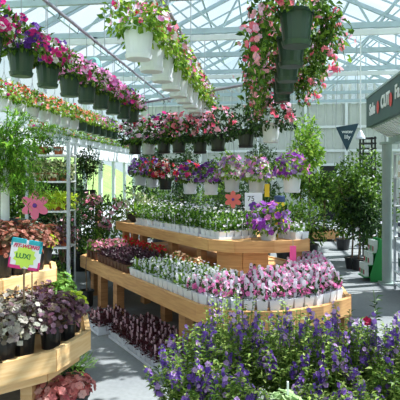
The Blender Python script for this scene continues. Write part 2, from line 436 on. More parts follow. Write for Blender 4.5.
# back wall of vertical ribbed panels, glazed gable above
bw = MB(); x = XL; prof = []
while x < XR - .01:
    prof += [(x, 0), (x + .2, 0), (x + .225, -.035), (x + .275, -.035)]; x += .3
prof = [p for p in prof if p[0] <= XR]
for x, d in prof:
    bw.v += [(x, YB + d, 0), (x, YB + d, min(roofz(x), EAVE + .75))]
for i in range(len(prof) - 1): bw.f.append((2 * i, 2 * i + 2, 2 * i + 3, 2 * i + 1))
back = struct(bw.build('wall_back', M['ribbed']))
gm = MB()
for z in (2.55, 3.45, EAVE + .02): gm.box((XL, YB - .1, z), (XR, YB - .04, z + .09))
for x in (-2.4, -.2, 1.6, 3.1, 4.6): gm.box((x - .05, YB - .16, 0), (x + .05, YB - .04, roofz(x)))
gm.build('girt', M['white_metal'], back)
gg = MB().add([(XL, YB, EAVE), (XR, YB, EAVE), (RIDX, YB, RIDGE)], [(0, 1, 2)])
struct(gg.build('window_5', M['wallglass']))
d = at(328, 18.8, 0)
dr = struct(MB().box((d.x - .32, YB - .12, 0), (d.x + .32, YB - .05, 2.02)).build('doorway_shade', M['dark']))  # dark panel filling the open doorway, its colour standing in for the shade inside
df = MB()
for s in (-1, 1): df.box((d.x + s * .36 - .045, YB - .17, 0), (d.x + s * .36 + .045, YB - .04, 2.1))
df.box((d.x - .4, YB - .17, 2.02), (d.x + .4, YB - .04, 2.12)); df.build('door_frame', M['white_metal'], dr)

# ------------------------------------------------------------------ hanging rails
HOOK = MB().tube([(0, 0, -.015), (.015, 0, -.05), (-.01, 0, -.09)], .006, 5).mesh('hook', M['black_metal'])
def rail(label, a, b, h, drops):
    a = Vector((a[0], a[1], h)); b = Vector((b[0], b[1], h))
    t = thing('hanging_rail', label, 'rail', (a + b) / 2, 0, 'pipe rails for the baskets')
    o = (a + b) / 2
    MB().tube([a - o, b - o], .022, 10).build('pipe', M['pipe'], t)
    for y in drops:
        k = (y - a.y) / (b.y - a.y); p = a + (b - a) * k - o
        MB().bar(p, (p.x, p.y, EAVE - .07 - o.z), .014, .014).build('drop_rod', M['steel'], t)
    k = 0
    n = int((b - a).length / .62)
    for i in range(n):
        p = a + (b - a) * ((i + .5) / n) - o
        link('hook', HOOK, t, p)
RA, RB, RC, RD_, RW = 3.56, 3.3, 3.5, 3.5, 3.1
rail('grey pipe rail above the dark green petunia baskets at left', (-2.4, 1.0), (-2.4, 12.8), RA, [y for y in TR if 1 < y < 12.9])
rail('pipe rail above the white pots of orange flowers at left', (-3.34, 2.0), (-3.34, 12.8), RB, [y for y in TR if 2.1 < y < 12.9])
rail('pipe rail above the large white hanging pots overhead', (-1.07, 2.0), (-1.07, 11.0), RC, [y for y in TR if 2.1 < y < 11])
rail('pipe rail above the dark green pots at top right', (.26, 2.0), (.26, 9.2), RD_, [y for y in TR if 2.1 < y < 9.2])
rail('pipe rail along the left window wall above small white pots', (-4.3, 7.4), (-4.3, 18.2), RW, [y for y in TR if 7.3 < y < 18.3])
DA, DB = cam2w(-1.75, 10.15), cam2w(1.75, 6.45)
rail('diagonal pipe rail above the middle rows of hanging baskets', DA, DB, 3.0, [y for y in TR if min(DA.y, DB.y) < y < max(DA.y, DB.y)])

# ------------------------------------------------------------------ hanging baskets
POTS = {k: pot_mesh(.135, .1, .27, M[mk], False, .026) for k, mk in (('white', 'white_plastic'), ('grey', 'grey_plastic'), ('dark green', 'green_plastic'), ('black', 'black_plastic'))}
SPOTS = {k: pot_mesh(.108, .084, .2, M[mk], False, .018) for k, mk in (('white', 'white_plastic'), ('dark green', 'green_plastic'), ('grey', 'grey_plastic'))}
SAUC = {k: MB().lathe([(.096, -.006), (.108, -.003), (.119, .034), (.115, .036), (.106, .004), (.096, .002)], 20).mesh('saucer', M[mk]) for k, mk in (('white', 'white_plastic'), ('grey', 'grey_plastic'), ('dark green', 'green_plastic'), ('black', 'black_plastic'))}
SOIL, SSOIL = soil_mesh(.12, .25), soil_mesh(.097, .18)
FOL = {('mid', k): mound(100 + k, 430, .24, .27, .1, .06, .036, L['mid'], .285) for k in range(3)}
FOL.update({('bright', k): mound(120 + k, 430, .25, .3, .09, .06, .038, L['bright'], .285) for k in range(3)})
FOL.update({('deep', k): mound(140 + k, 460, .26, .32, .11, .06, .034, L['deep'], .285) for k in range(3)})
def trailing(seed, leafy):
    # a mound over the pot with long stems hanging at both sides and behind
    rng = random.Random(seed); m = MB()
    for _ in range(420 if leafy else 56):
        p, d = dome_pt(rng, .34, .34, .05, .45 if leafy else 1.0)
        p.z += .29
        if leafy: m.leaf(p, d + rdir(rng) * .8, d + Vector((0, 0, .6)), rng.uniform(.045, .08), .042)
        else: m.bloom(p, d + rdir(rng) * .6, rng.uniform(.024, .04))
    for _ in range(34):
        sd = -1 if rng.random() < .55 else 1
        a = rng.uniform(-.3, .45); q = rng.uniform(.25, .42); ln = rng.uniform(.15, .62) if sd < 0 else rng.uniform(.08, .38)
        p0 = Vector((sd * q * cos(a) * .8, q * sin(a), .25)); p1 = Vector((sd * q * cos(a) * 1.05, q * sin(a) * 1.1, .25 - ln))
        if leafy: m.tube([(sd * .08, .05, .23), p0 + Vector((0, 0, .05)), p0.lerp(p1, .5), p1], .003, 4)
        for j in range(int(ln * (34 if leafy else 9))):
            p = p0.lerp(p1, rng.random()) + rdir(rng) * .04; d = Vector((sd * .5, -.5, -.2)) + rdir(rng)
            if leafy: m.leaf(p, d, Vector((sd, -.5, .5)) + rdir(rng) * .5, rng.uniform(.045, .08), .044)
            else: m.bloom(p + Vector((sd * .03, -.03, 0)), d, rng.uniform(.02, .036))
    return m
FOL.update({('trail', k): trailing(160 + k, True).mesh('foliage', L['mid']) for k in range(2)})
FOL.update({('small', k): mound(180 + k, 300, .19, .2, .05, .05, .034, L['bright'], .21) for k in range(3)})
BLM = {}
def blm(kind, shape, k):
    key = (kind, shape, k)
    if key not in BLM:
        a = {'dome': (92, .25, .31, .09, .041), 'top': (50, .25, .36, .06, .037), 'trail': (110, .39, .3, .52, .033), 'small': (46, .2, .23, .03, .027)}[shape]
        if shape == 'trail': BLM[key] = trailing(160 + k + (1 if 0 else 0), False).mesh('blossoms', FLW[kind]); return BLM[key]
        BLM[key] = blooms(hash(shape) % 1 + 300 + k * 7 + len(kind), a[0], a[1], a[2], a[3], a[4], FLW[kind], .275 if shape != 'small' else .2, zmin={'top': .05, 'small': -.2}.get(shape, -.35))
    return BLM[key]
HANG = {}
def hanger(top, rim, zr):
    key = (round(top, 2), rim)
    if key not in HANG:
        m = MB(); hk = top * .62
        for k in range(3):
            a = 2 * pi * k / 3 + .4
            m.tube([(rim * cos(a), rim * sin(a), zr), (0, 0, hk)], .0028, 4)
        m.tube([(0, 0, hk - .01), (0, 0, top - .05), (.02, 0, top - .02), (.012, 0, top + .02), (-.015, 0, top + .024)], .004, 5)
        HANG[key] = m.mesh('hanger', M['wire'])
    return HANG[key]
def basket(loc, railh, pot, leafk, shape, bloomk, label, group, small=False, sc=1.0, seed=0, name='hanging_basket', bsc=None):
    t = thing(name, label, 'hanging basket', loc, R.uniform(-.35, .35) if shape == 'trail' else R.uniform(0, 6.28), group)
    k = seed % 3
    po = link('pot', (SPOTS if small else POTS)[pot], t)
    link('soil', SSOIL if small else SOIL, po)
    if not small: link('saucer', SAUC[pot], po)
    link('foliage', FOL[(leafk, k if leafk != 'trail' else k % 2)], t, sc=sc)
    if bloomk: link('blossoms', blm(bloomk, shape, seed % 2), t, rz=0 if shape == 'trail' else seed * 1.3, sc=sc)
    link('hanger', hanger(railh - loc[2],   .1 if small else .128, .19 if small else .26), t)
    return t

# row of dark green pots at left
ks = ['magenta', 'purple', 'magenta', 'pink', 'palepink', 'pink', 'pink', 'magenta', 'palepink', 'pink', 'palepink']
desc = {'magenta': 'magenta and purple petunias', 'purple': 'purple and magenta petunias', 'pink': 'pink petunias', 'palepink': 'pale pink petunias'}
rowA = [(-.62, 'magenta'), (0, 'purple'), (.62, 'magenta'), (1.26, 'pink'), (1.86, 'palepink'), (2.46, 'pink'), (3.08, 'pink'), (3.7, 'magenta'), (4.3, 'palepink')]
for i, (dy, k) in enumerate(rowA):
    basket((-2.4, 4.74 + dy, 2.61), RA, 'dark green', 'mid', 'dome', k, ('dark green pot of %s, %s complete pot of the left hanging row' % (desc[k], nth(i - 1)) if i else 'dark green hanging pot of magenta petunias cut off by the left picture edge'), 'dark green petunia baskets at left', sc=1.0, seed=i)
# white pots of orange flowers behind them
for i in range(-1, 12):
    k = ('orange', 'redwhite', 'orange')[i % 3] if i >= 0 else 'redwhite'
    pc = 'white' if i < 6 else 'dark green'
    if i > 7: k = ('palepink', 'violet', 'pink')[i % 3]
    ds = {'orange': 'orange and salmon flowers', 'redwhite': 'red and white flowers', 'palepink': 'pale pink flowers', 'violet': 'violet flowers', 'pink': 'pink flowers'}[k]
    basket((-3.34, 6.53 + .4 * i, 2.45), RB, pc, 'small', 'small', k, 'small %s pot of %s, %s along the long left hanging row' % (pc, ds, nth(i)) if i >= 0 else 'small white hanging pot of red and white flowers at the left picture edge', 'orange flowered pots along the left', True, 1.0, i + 1)
# small white pots by the window wall
for i in range(-3, 12):
    basket((-4.3, 10.6 + .5 * i, 2.38), RW, 'white', 'small', 'small', 'redwhite' if i % 3 == 0 else None,
           'little white pot of greenery, %s from the front in the row along the windows' % nth(i + 3), 'little white pots along the windows', True, .8, i + 4)
# big white pots overhead
for i in range(10):
    k = ('mixed', 'redwhite', 'coralpink')[i % 3]
    basket((-1.07, 4.23 + .515 * i, 2.62), RC, 'white', 'bright', 'top', k, 'large white hanging pot of pink and red flowers, %s from the front overhead' % nth(i), 'large white pots overhead', sc=1.0, seed=i)
# dark pots with trailing geraniums at top right
for i in range(5):
    basket((.26, 4.0 + .73 * i, 2.63), RD_, 'dark green', 'trail', 'trail', 'coralpink', 'dark green pot trailing pink geraniums, %s from the front at top right' % nth(i), 'trailing pink geranium baskets', sc=(1.0 if i < 4 else .9), seed=i)
# two tiers on the diagonal rail
up = [(135, 9.55, 'black', 'mixed', 'deep', 2.04), (148.5, 9.3, 'grey', 'mixed', 'mid', 2.03), (164, 9.05, 'black', 'magenta', 'deep', 2.03), (179, 8.8, 'black', 'coralpink', 'mid', 2.03),
      (200, 8.45, 'black', 'coralpink', 'deep', 2.0), (218, 8.1, 'black', 'coralpink', 'deep', 2.02), (246, 7.6, 'black', None, 'deep', 2.05), (271, 7.2, 'white', 'coralpink', 'deep', 2.1)]
ud = ['pink and white flowers', 'white and magenta flowers', 'magenta flowers', 'coral pink flowers', 'coral pink geraniums', 'red-pink geraniums', 'dark green leaves without flowers', 'pale coral geraniums']
for i, (px, Z, pot, k, lf, h) in enumerate(up):
    basket(at(px, Z, h), 3.0, pot, lf, 'top', k, '%s hanging pot of %s, %s from left in upper middle tier' % (pot, ud[i], nth(i)), 'upper tier of middle baskets', sc=(1.3, 1.3, 1.22) if i != 6 else 1.15, seed=i)
lo = [(140.5, 9.9, 'grey', 'violet', 'mid', 1.44), (152.5, 9.6, 'grey', 'redpurple', 'mid', 1.41), (165.5, 9.3, 'black', 'redwhite', 'deep', 1.37), (190, 8.75, 'white', 'redpurple', 'mid', 1.31),
      (211, 8.35, 'white', 'violet', 'mid', 1.31), (232, 7.85, 'grey', 'lilac', 'bright', 1.37), (256.5, 7.5, 'grey', 'lilac', 'bright', 1.35), (292, 6.95, 'white', 'orchid', 'bright', 1.39)]
ld = ['violet flowers', 'red and purple flowers', 'red and white flowers', 'red and violet flowers', 'deep violet flowers', 'sparse lilac flowers', 'lilac and white flowers', 'orchid purple and pink petunias']
for i, (px, Z, pot, k, lf, h) in enumerate(lo):
    basket(at(px, Z, h), 3.0, pot, lf, 'dome', k, '%s hanging pot of %s, %s from left in lower middle tier' % (pot, ld[i], nth(i)), 'lower tier of middle baskets', sc=.95, seed=i + 1)

# ------------------------------------------------------------------ central two-tier bench
H1, H2 = .55, .93
LOW = [(-2.95, 0), (-1.5, 0), (0, 0), (.3, .1), (.5, .4), (.55, .8), (.47, 1.2), (-.05, 1.6), (-.6, 2.0), (-3.2, 2.1), (-3.6, 1.8), (-3.6, .9), (-3.45, .5)]
UPP = [(-3.5, .72), (-2.2, .72), (-.95, .72), (-.7, .86), (-.5, 1.19), (-.43, 1.58), (-.75, 1.82), (-3.5, 1.82), (-3.62, 1.27)]
def inside(p, poly):
    c = False; n = len(poly)
    for i in range(n):
        (x0, y0), (x1, y1) = poly[i], poly[(i + 1) % n]
        if (y0 > p[1]) != (y1 > p[1]) and p[0] < (x1 - x0) * (p[1] - y0) / (y1 - y0) + x0: c = not c
    return c
def bench_deck(t, poly, h, fh, mat, thick=.038, lip=.012):
    inset = poly
    n = len(poly); m_ = MB().prism(inset, h - .03, h); m_.build('deck', mat, t)
    for i in range(n):
        a = Vector((*poly[i], h - fh / 2 + lip)); b = Vector((*poly[(i + 1) % n], h - fh / 2 + lip))
        d_ = (b - a).normalized(); nn = Vector((d_.y, -d_.x, 0)) * (thick / 2 + .001)
        MB().bar(a + nn - d_ * .008, b + nn + d_ * .008, thick, fh).build('fascia_board', mat, t)
t = thing('display_bench', 'long two-tier pine bench with rounded end in the middle of the floor', 'bench', B(0, 0, 0), UANG)
# in bench coordinates v is to the left of u when looking along u; mirror if needed
vv = B(0, 1) - B(0, 0); uu = B(1, 0) - B(0, 0)
SGN = 1 if uu.x * vv.y - uu.y * vv.x > 0 else -1
def fl2(poly): return [(u, v * SGN) for u, v in poly]
def deckpoly(poly):
    q = fl2(poly)
    ar = sum(q[i][0] * q[(i + 1) % len(q)][1] - q[(i + 1) % len(q)][0] * q[i][1] for i in range(len(q)))
    return q if ar > 0 else q[::-1]
bench_deck(t, deckpoly(LOW), H1, .145, M['pine'])
bench_deck(t, deckpoly(UPP), H2, .12, M['pine'])
for u, v in ((-2.39, .06), (-1.88, .06), (-.33, .06), (.38, .62), (.25, 1.4), (-2.3, .6), (-1.45, .45), (-1.3, .62), (-.5, .75), (-.2, 1.5), (-3.3, .7), (-3.3, 1.9), (-2.2, 2.0), (-.9, 1.9), (-3.05, .2)):
    MB().box((u - .055, v * SGN - .045, 0), (u + .055, v * SGN + .045, H1 - .03)).build('leg', M['pine_old'], t)
for u, v in ((-3.4, .8), (-3.05, .78), (-2.75, .78), (-1.9, .78), (-1.25, .79), (-.62, 1.62), (-3.4, 1.7), (-2.0, 1.7), (-.5, 1.5)):
    MB().box((u - .045, v * SGN - .04, H1), (u + .045, v * SGN + .04, H2 - .03)).build('upper_leg', M['pine_old'], t)
# boxed-in foot under the near end of the upper tier
bx_ = MB()
p0, p1, p2 = (-.8, .9), (-.66, 1.14), (-.6, 1.3)
q = [(-.98, .82 * SGN), (-.74, .98 * SGN), (-.62, 1.22 * SGN)]
for a, b in zip(q[:-1], q[1:]):
    bx_.bar((a[0], a[1], (H1 + H2 - .03) / 2), (b[0], b[1], (H1 + H2 - .03) / 2), .03, H2 - .03 - H1)
bx_.build('foot_panel', M['pine'], t)

# ------------------------------------------------------------------ seedlings
M['tag_white'] = petal('tag_white', [rgb(246, 246, 250), rgb(238, 238, 246)], .5)
def sq_pot(w, h, mat, dots=False, name='pot'):
    m = MB(); a, b = w * .4, w * .5
    m.add([(-a, -a, 0), (a, -a, 0), (a, a, 0), (-a, a, 0), (-b, -b, h), (b, -b, h), (b, b, h), (-b, b, h),
           (-b * .9, -b * .9, h), (b * .9, -b * .9, h), (b * .9, b * .9, h), (-b * .9, b * .9, h), (-b * .85, -b * .85, h - .012), (b * .85, -b * .85, h - .012), (b * .85, b * .85, h - .012), (-b * .85, b * .85, h - .012)],
          [(3, 2, 1, 0), (0, 1, 5, 4), (1, 2, 6, 5), (2, 3, 7, 6), (3, 0, 4, 7), (4, 5, 9, 8), (5, 6, 10, 9), (6, 7, 11, 10), (7, 4, 8, 11),
           (8, 9, 13, 12), (9, 10, 14, 13), (10, 11, 15, 14), (11, 8, 12, 15), (12, 13, 14, 15)])
    return m.mesh(name, mat)
def tag_mesh(h0, h1, w=.02, name='plant_tag'):
    m = MB(); t_ = .0012
    pts = [(-w * .25, h0), (w * .25, h0), (w * .5, h0 + (h1 - h0) * .35), (w * .5, h1 - w * .3), (w * .25, h1), (-w * .25, h1), (-w * .5, h1 - w * .3), (-w * .5, h0 + (h1 - h0) * .35)]
    n = len(pts)
    m.add([(x, -t_, z) for x, z in pts] + [(x, t_, z) for x, z in pts], [tuple(range(n)), tuple(range(n, 2 * n))[::-1]] + [(i, n + i, n + (i + 1) % n, (i + 1) % n) for i in range(n)])
    return m.mesh(name, M['tag_white'])
def tuft(seed, n, rx, h, ln, w, mat, z0):
    rng = random.Random(seed); m = MB()
    for _ in range(n):
        d = rdir(rng, .0, 1); k = rng.uniform(.2, 1)
        m.leaf((d.x * rx * k, d.y * rx * k, z0 + d.z * h * k), d + rdir(rng) * .6 + Vector((0, 0, .3)), Vector((0, 0, 1)) + rdir(rng) * .4, ln * rng.uniform(.7, 1.25), w * rng.uniform(.8, 1.2))
    m.tube([(0, 0, z0 - .02), (0, 0, z0 + h * .6)], .003, 4)
    return m.mesh('foliage', mat)
class Kit: pass
def kit(name, potm, leaf, bloom, tagged, z0, rx, h, nl=26, nb=8, ln=.045, w=.026, br=.016, seed=0):
    k = Kit(); k.name = name; k.pot = potm
    k.fol = [tuft(seed + i, nl, rx, h, ln, w, leaf, z0) for i in range(3)]
    k.blm = [blooms(seed + 50 + i, nb, rx * .95, h * 1.15, .01, br, bloom, z0 + .01, zmin=.1) for i in range(3)] if bloom else None
    k.tag = tagged
    return k
def pot_plant(k, loc, label, group, cat='potted plant', rz=0, i=0):
    t = thing(k.name, label, cat, loc, rz, group)
    link('pot', k.pot, t)
    j = R.randrange(3)
    link('foliage', k.fol[j], t, rz=R.uniform(0, 6.28))
    if k.blm: link('blossoms', k.blm[R.randrange(3)], t, rz=R.uniform(0, 6.28))
    if k.tag: link('plant_tag', k.tag, t, loc=(R.uniform(-.02, .02), R.uniform(-.025, .01), 0), rz=R.uniform(-.5, .5) - rz)
    return t
WP = sq_pot(.092, .085, M['white_plastic'])
TG = tag_mesh(.05, .215, .03)
TGS = tag_mesh(.05, .175, .022)
TGU = tag_mesh(.05, .2, .014)
M['tag_pink'] = petal('tag_pink', [rgb(236, 214, 222), rgb(226, 190, 204)], .45)
TGL = tag_mesh(.05, .2, .018); TGL.materials[0] = M['tag_pink']
K_white = kit('white_flowered_seedling', WP, L['mid'], FLW['whitelav'], TGS, .08, .048, .085, seed=11, nb=5, br=.014)
K_pink = kit('pink_flowered_seedling', WP, L['deep'], FLW['pinkwhite'], TG, .08, .052, .1, seed=21, nb=9, br=.023)
K_up = kit('lavender_flowered_seedling', WP, L['up'], FLW['whitelav'], TGU, .08, .058, .2, seed=31, nl=66, nb=6, br=.016)
K_lip = kit('dark_leaved_seedling', sq_pot(.085, .075, M['white_plastic']), L['maroon'], None, TGL, .07, .05, .11, seed=41, nl=44)
K_plum = kit('dark_purple_seedling', sq_pot(.095, .09, M['brown_plastic']), L['dark'], None, None, .085, .055, .1, seed=51, nl=34)
K_red = kit('red_flowered_plant', sq_pot(.1, .1, M['brown_plastic']), L['mid'], FLW['red'], None, .095, .055, .1, seed=61, nb=12, br=.022)
K_peach = kit('peach_flowered_plant', sq_pot(.1, .1, M['brown_plastic']), L['bright'], FLW['peach'], None, .095, .055, .1, seed=71, nb=11, br=.022)
K_lil = kit('pink_star_flowered_plant', sq_pot(.1, .1, M['brown_plastic']), L['mid'], FLW['shrubpink'], None, .095, .06, .11, seed=81, nb=12, br=.022)

# white-flowered pots along the straight front of the lower tier
for r in range(6):
    for c in range(13):
        u, v = -1.42 + .097 * c, .055 + .1 * r
        if r == 5 and c < 6:
            pot_plant(K_peach, B(u, v, H1), 'peach flowered plant against the upper tier, %s from left' % nth(c), 'peach flowers at the back of the lower tier', rz=UANG); continue
        lab = 'white pot of white-flowered seedling on lower tier, %s row from edge, %s from left' % (nth(r), nth(c))
        pot_plant(K_white, B(u, v, H1), lab, 'white flowered seedlings on the lower tier', rz=UANG)
# pink-flowered pots following the rim of the rounded end
RIM = [(-.2, .055), (0, .055), (.26, .14), (.45, .43), (.49, .8), (.42, 1.14), (-.08, 1.54), (-.6, 1.94), (-.95, 1.97)]
CEN = Vector((-.45, 1.15))
for r in range(8):
    s = 1 - r * .1
    pts = [CEN + (Vector(p) - CEN) * s for p in RIM]
    if r: pts = [p for p in pts]
    ln = [0]
    for a, b in zip(pts[:-1], pts[1:]): ln.append(ln[-1] + (b - a).length)
    d = .0; c = 0
    while d < ln[-1]:
        i = max(j for j in range(len(ln)) if ln[j] <= d); i = min(i, len(pts) - 2)
        p = pts[i] + (pts[i + 1] - pts[i]) * ((d - ln[i]) / max(1e-6, ln[i + 1] - ln[i])); d += .101
        if inside(p, [(-.95, .78), (-.7, .92), (-.55, 1.2), (-.5, 1.6), (-.8, 1.8), (-3, 1.8), (-3, .78)]): continue
        if p.x < -.22 and p.y < .75: continue
        if (B(p.x, p.y) - B(-.8, .9)).length < .12 or (B(p.x, p.y) - B(-.68, 1.1)).length < .1: continue
        lab = 'white pot of pink-flowered seedling on rounded bench end, %s row from rim, %s from left' % (nth(r), nth(c))
        dd = (pts[i + 1] - pts[i]); pot_plant(K_pink, B(p.x, p.y, H1), lab, 'pink flowered seedlings on the rounded end', rz=UANG + SGN * atan2(dd.y, dd.x)); c += 1
# far left end of the lower tier
for r in range(4):
    for c in range(3):
        pot_plant(K_lil, B(-2.85 + .13 * c, .07 + .12 * r, H1), 'pink star-flowered plant at far left bench end, %s row from edge, %s from left' % (nth(r), nth(c)), 'pink flowers at the far bench end', rz=UANG)
for r in range(5):
    for c in range(9):
        pot_plant(K_plum, B(-2.42 + .105 * c, .06 + .105 * r, H1), 'dark purple leaved plant in brown pot, %s row from bench edge, %s from left' % (nth(r), nth(c)), 'dark purple plants on the lower tier', rz=UANG)
for c in range(11):
    pot_plant(K_red, B(-3.0 + .115 * c, .62, H1), 'red flowered plant under the upper tier edge, %s from left' % nth(c), 'red flowers at the back of the lower tier', rz=UANG)
# upper tier trays
def tray_mesh(lu, lv):
    m = MB(); h = .03; t_ = .004
    m.box((-lu / 2, -lv / 2, 0), (lu / 2, lv / 2, .005))
    for s in (-1, 1):
        m.box((-lu / 2, s * lv / 2 - t_ / 2, .005), (lu / 2, s * lv / 2 + t_ / 2, h)); m.box((s * lu / 2 - t_ / 2, -lv / 2, .005), (s * lu / 2 + t_ / 2, lv / 2, h))
    return m
TRY = tray_mesh(.405, .5).mesh('tray', M['white_plastic'])
for k in range(5):
    uc = -2.86 + .44 * k
    tag(link('seedling_tray', TRY, None, B(uc, 1.04, H2), UANG), 'white plastic tray on the upper tier, %s from left' % nth(k), 'tray', 'white trays on the upper tier')
    for r in range(5):
        for c in range(4):
            pot_plant(K_up, B(uc + (c - 1.5) * .098, .845 + r * .098, H2 + .005), 'white pot of pale-flowered seedling on upper tier, %s row from edge, %s from left' % (nth(r), nth(4 * k + c)), 'pale flowered seedlings on the upper tier', rz=UANG)
for r in range(2):
    for c in range(4):
        pot_plant(K_white, B(-.52 - .1 * c, 1.52 + .1 * r if c < 3 else 1.55 + .1 * r, H2), 'white-potted seedling on right corner of upper tier, %s row, %s from end' % (nth(r), nth(c)), 'seedlings on the right corner of the upper tier', rz=UANG)
# floor trays of dark leaved seedlings
def floor_tray(u0, v0, nu, nv, which):
    tw, tv = nu * .088 + .012, nv * .088 + .012
    for k in range(0, nu, 4):
        n_ = min(4, nu - k)
        uc = u0 + (k + n_ / 2) * .092
        tr = tray_mesh(n_ * .0905 - .004, nv * .09 + .01).build('seedling_tray', M['white_plastic'], None, B(uc, v0 + nv * .09 / 2, 0)); tr.rotation_euler.z = UANG
        tag(tr, 'white tray of dark seedlings on the floor, %s from left in the %s group' % (nth(k // 4), which), 'tray', 'white trays on the floor')
    for r in range(nv):
        for c in range(nu):
            k = (c // 4) * 4; n_ = min(4, nu - k); uc = u0 + (k + n_ / 2) * .092
            pot_plant(K_lip, B(uc + (c - k - n_ / 2 + .5) * .0885, v0 + (r + .5) * .09, .005), 'dark maroon seedling on the floor, %s group, %s row from aisle, %s from left' % (which, nth(r), nth(c)), 'dark maroon seedlings on the floor', rz=UANG)
floor_tray(-1.23, -.31, 12, 5, 'larger')
floor_tray(-1.7, -.38, 4, 4, 'smaller')

# bowl of greens at the left end of the upper tier
t = thing('planter_bowl', 'dark round bowl of bright greenery at the left end of the upper tier', 'planter', B(-3.36, .98, H2))
MB().lathe([(.1, 0), (.15, .05), (.17, .12), (.175, .13), (.16, .13), (.15, .11), (0, .11)], 20).build('bowl', M['dark'], t)
link('foliage', tuft(5, 150, .19, .16, .09, .03, L['bright'], .11), t)
# pot of purple petunias on the near end of the upper tier
t = thing('petunia_pot', 'pale pot of purple and pink petunias on the near corner of the upper tier', 'potted plant', B(-.67, 1.27, H2))
link('pot', pot_mesh(.105, .08, .15, M['grey_plastic']), t)
link('foliage', mound(210, 300, .21, .2, .12, .055, .034, L['mid'], .18), t)
link('blossoms', blooms(211, 60, .23, .22, .16, .036, FLW['orchid'], .18), t)
# taller pinkish blooms hung round it are one more plant
# yellow jar with blue lid
t = thing('garden_jar', 'yellow jar with a dark blue lid behind the purple petunia pot', 'jar', B(-.82, 1.55, H2))
MB().lathe([(.05, 0), (.056, .01), (.056, .36), (.05, .39)], 18).build('jar_body', M['yellow'], t)
MB().lathe([(.055, .39), (.06, .395), (.06, .455), (.05, .46)], 18).build('lid', M['blue_lid'], t)
# yellow trap card hanging below the lilac baskets
p = at(267, 7.27, 1.23)
t = thing('insect_trap', 'yellow sticky card hanging beside the grey pot of lilac flowers', 'sticky trap', p, YAW)
MB().box((-.035, -.002, .08), (.035, .002, .27)).build('card', M['yellow'], t)
MB().tube([(0, 0, .27), (0, 0, 1.785)], .0025, 4).build('string', M['wire'], t)
# pink ribbon tag on the bench edge
p = at(293, 5.08, .83)
t = thing('price_tag', 'hot pink paper tag hanging on the edge of the upper tier', 'tag', p, YAW)
MB().box((-.032, -.003, -.1), (.032, .003, .07)).build('paper', M['hot_pink'], t)
MB().tube([(0, 0, .07), (0, 0, .13), (0, .06, .135)], .003, 4).build('hook', M['wire'], t)
# white sign card with purple flower
p = at(253.5, 5.72, H2)
t = thing('flower_sign', 'white card sign printed with a purple flower, staked among the upper seedlings', 'sign', p, YAW)
MB().box((-.008, -.004, 0), (.008, .004, .3)).build('stake', M['pine_pale'], t)
MB().box((-.1, -.008, .28), (.1, -.004, .49)).build('card', M['card'], t)
VM = Matrix.Rotation(pi / 2, 4, 'X')
lettering('75', .085, .001, M['dark'], t, Matrix.Translation((-.03, -.0095, .42)) @ VM)
fm_ = MB()
for a in range(5): fm_.disc((.0 + .032 * cos(a * 1.257 + .3), -.0095, .335 + .028 * sin(a * 1.257 + .3)), (0, -1, 0), .03, 5, 0, .1)
fm_.build('flower_print', M['purple_ink'], t)
# flower shaped boards on sticks
def flower_board(px, py, Z, rad, base, mat, label, seed, petals=6):
    c = aty(px, py, Z)
    t = thing('flower_board', label, 'decoration', (c.x, c.y, base), YAW)
    z = c.z - base; m_ = MB()
    for k in range(petals):
        a = 2 * pi * k / petals + pi / 2
        cx, cz = cos(a) * rad * .58, sin(a) * rad * .58
        n = 14; rot = a
        pts = []
        for j in range(n):
            b_ = 2 * pi * j / n
            ex, ez = cos(b_) * rad * .44, sin(b_) * rad * .29
            pts.append((cx + ex * cos(rot) - ez * sin(rot), z + cz + ex * sin(rot) + ez * cos(rot)))
        o = -.004 * (k % 2) - .002
        m_.add([(x, o - .006, q) for x, q in pts] + [(x, o, q) for x, q in pts], [tuple(range(n)), tuple(range(n, 2 * n))[::-1]] + [(i, n + i, n + (i + 1) % n, (i + 1) % n) for i in range(n)])
    m_.build('petals', mat, t)
    MB().lathe([(rad * .16, 0), (rad * .13, .01), (0, .012)], 12, Matrix.Translation((0, -.012, z)) @ Matrix.Rotation(pi / 2, 4, 'X')).build('flower_centre', M['purple_ink'], t)
    MB().tube([(0, .004, 0), (0, .004, z)], .006, 6).build('stick', M['stem'], t)
flower_board(35, 205.5, 5.4, .155, 0, M['pink_board'], 'pink flower-shaped board on a stick in front of the plant rack', 1)
flower_board(233, 199.5, 5.75, .1, H2, M['coral_board'], 'coral flower-shaped board on a stick above the upper tier', 2)

# ------------------------------------------------------------------ left display stand
LS_LOW = [(-1.62, 2.62), (-1.19, 2.97), (-.94, 3.18), (-.82, 3.57), (-.94, 4.0), (-1.25, 4.5), (-1.9, 4.8), (-2.6, 4.5), (-2.75, 3.4), (-2.2, 2.7)]
LS_UP = [(-1.75, 3.24), (-1.38, 3.46), (-1.15, 3.88), (-1.24, 4.15), (-1.45, 4.4), (-2.0, 4.5), (-2.35, 4.1), (-2.2, 3.45)]
LH1, LH2 = .47, .87
SO = cam2w(-1.75, 3.7)
def ls(poly):
    q = [cam2w(x, z) - SO for x, z in poly]; q = [(p.x, p.y) for p in q]
    ar = sum(q[i][0] * q[(i + 1) % len(q)][1] - q[(i + 1) % len(q)][0] * q[i][1] for i in range(len(q)))
    return q if ar > 0 else q[::-1]
t = thing('display_stand', 'octagonal two-tier pale pine stand at the lower left', 'stand', SO)
bench_deck(t, ls(LS_LOW), LH1, .135, M['pine_pale'], lip=.035)
bench_deck(t, ls(LS_UP), LH2, .095, M['pine_pale'], lip=.02)
def shrink(poly, k):
    cx = sum(p[0] for p in poly) / len(poly); cz = sum(p[1] for p in poly) / len(poly)
    return [(cx + (p[0] - cx) * k, cz + (p[1] - cz) * k) for p in poly]
inn = ls(shrink(LS_LOW, .93))
for i in range(len(inn)):
    a = inn[i]; b = inn[(i + 1) % len(inn)]
    MB().bar((*a, LH1 - .03 - .075), (*b, LH1 - .03 - .075), .03, .15).build('brace', M['pine_pale'], t)
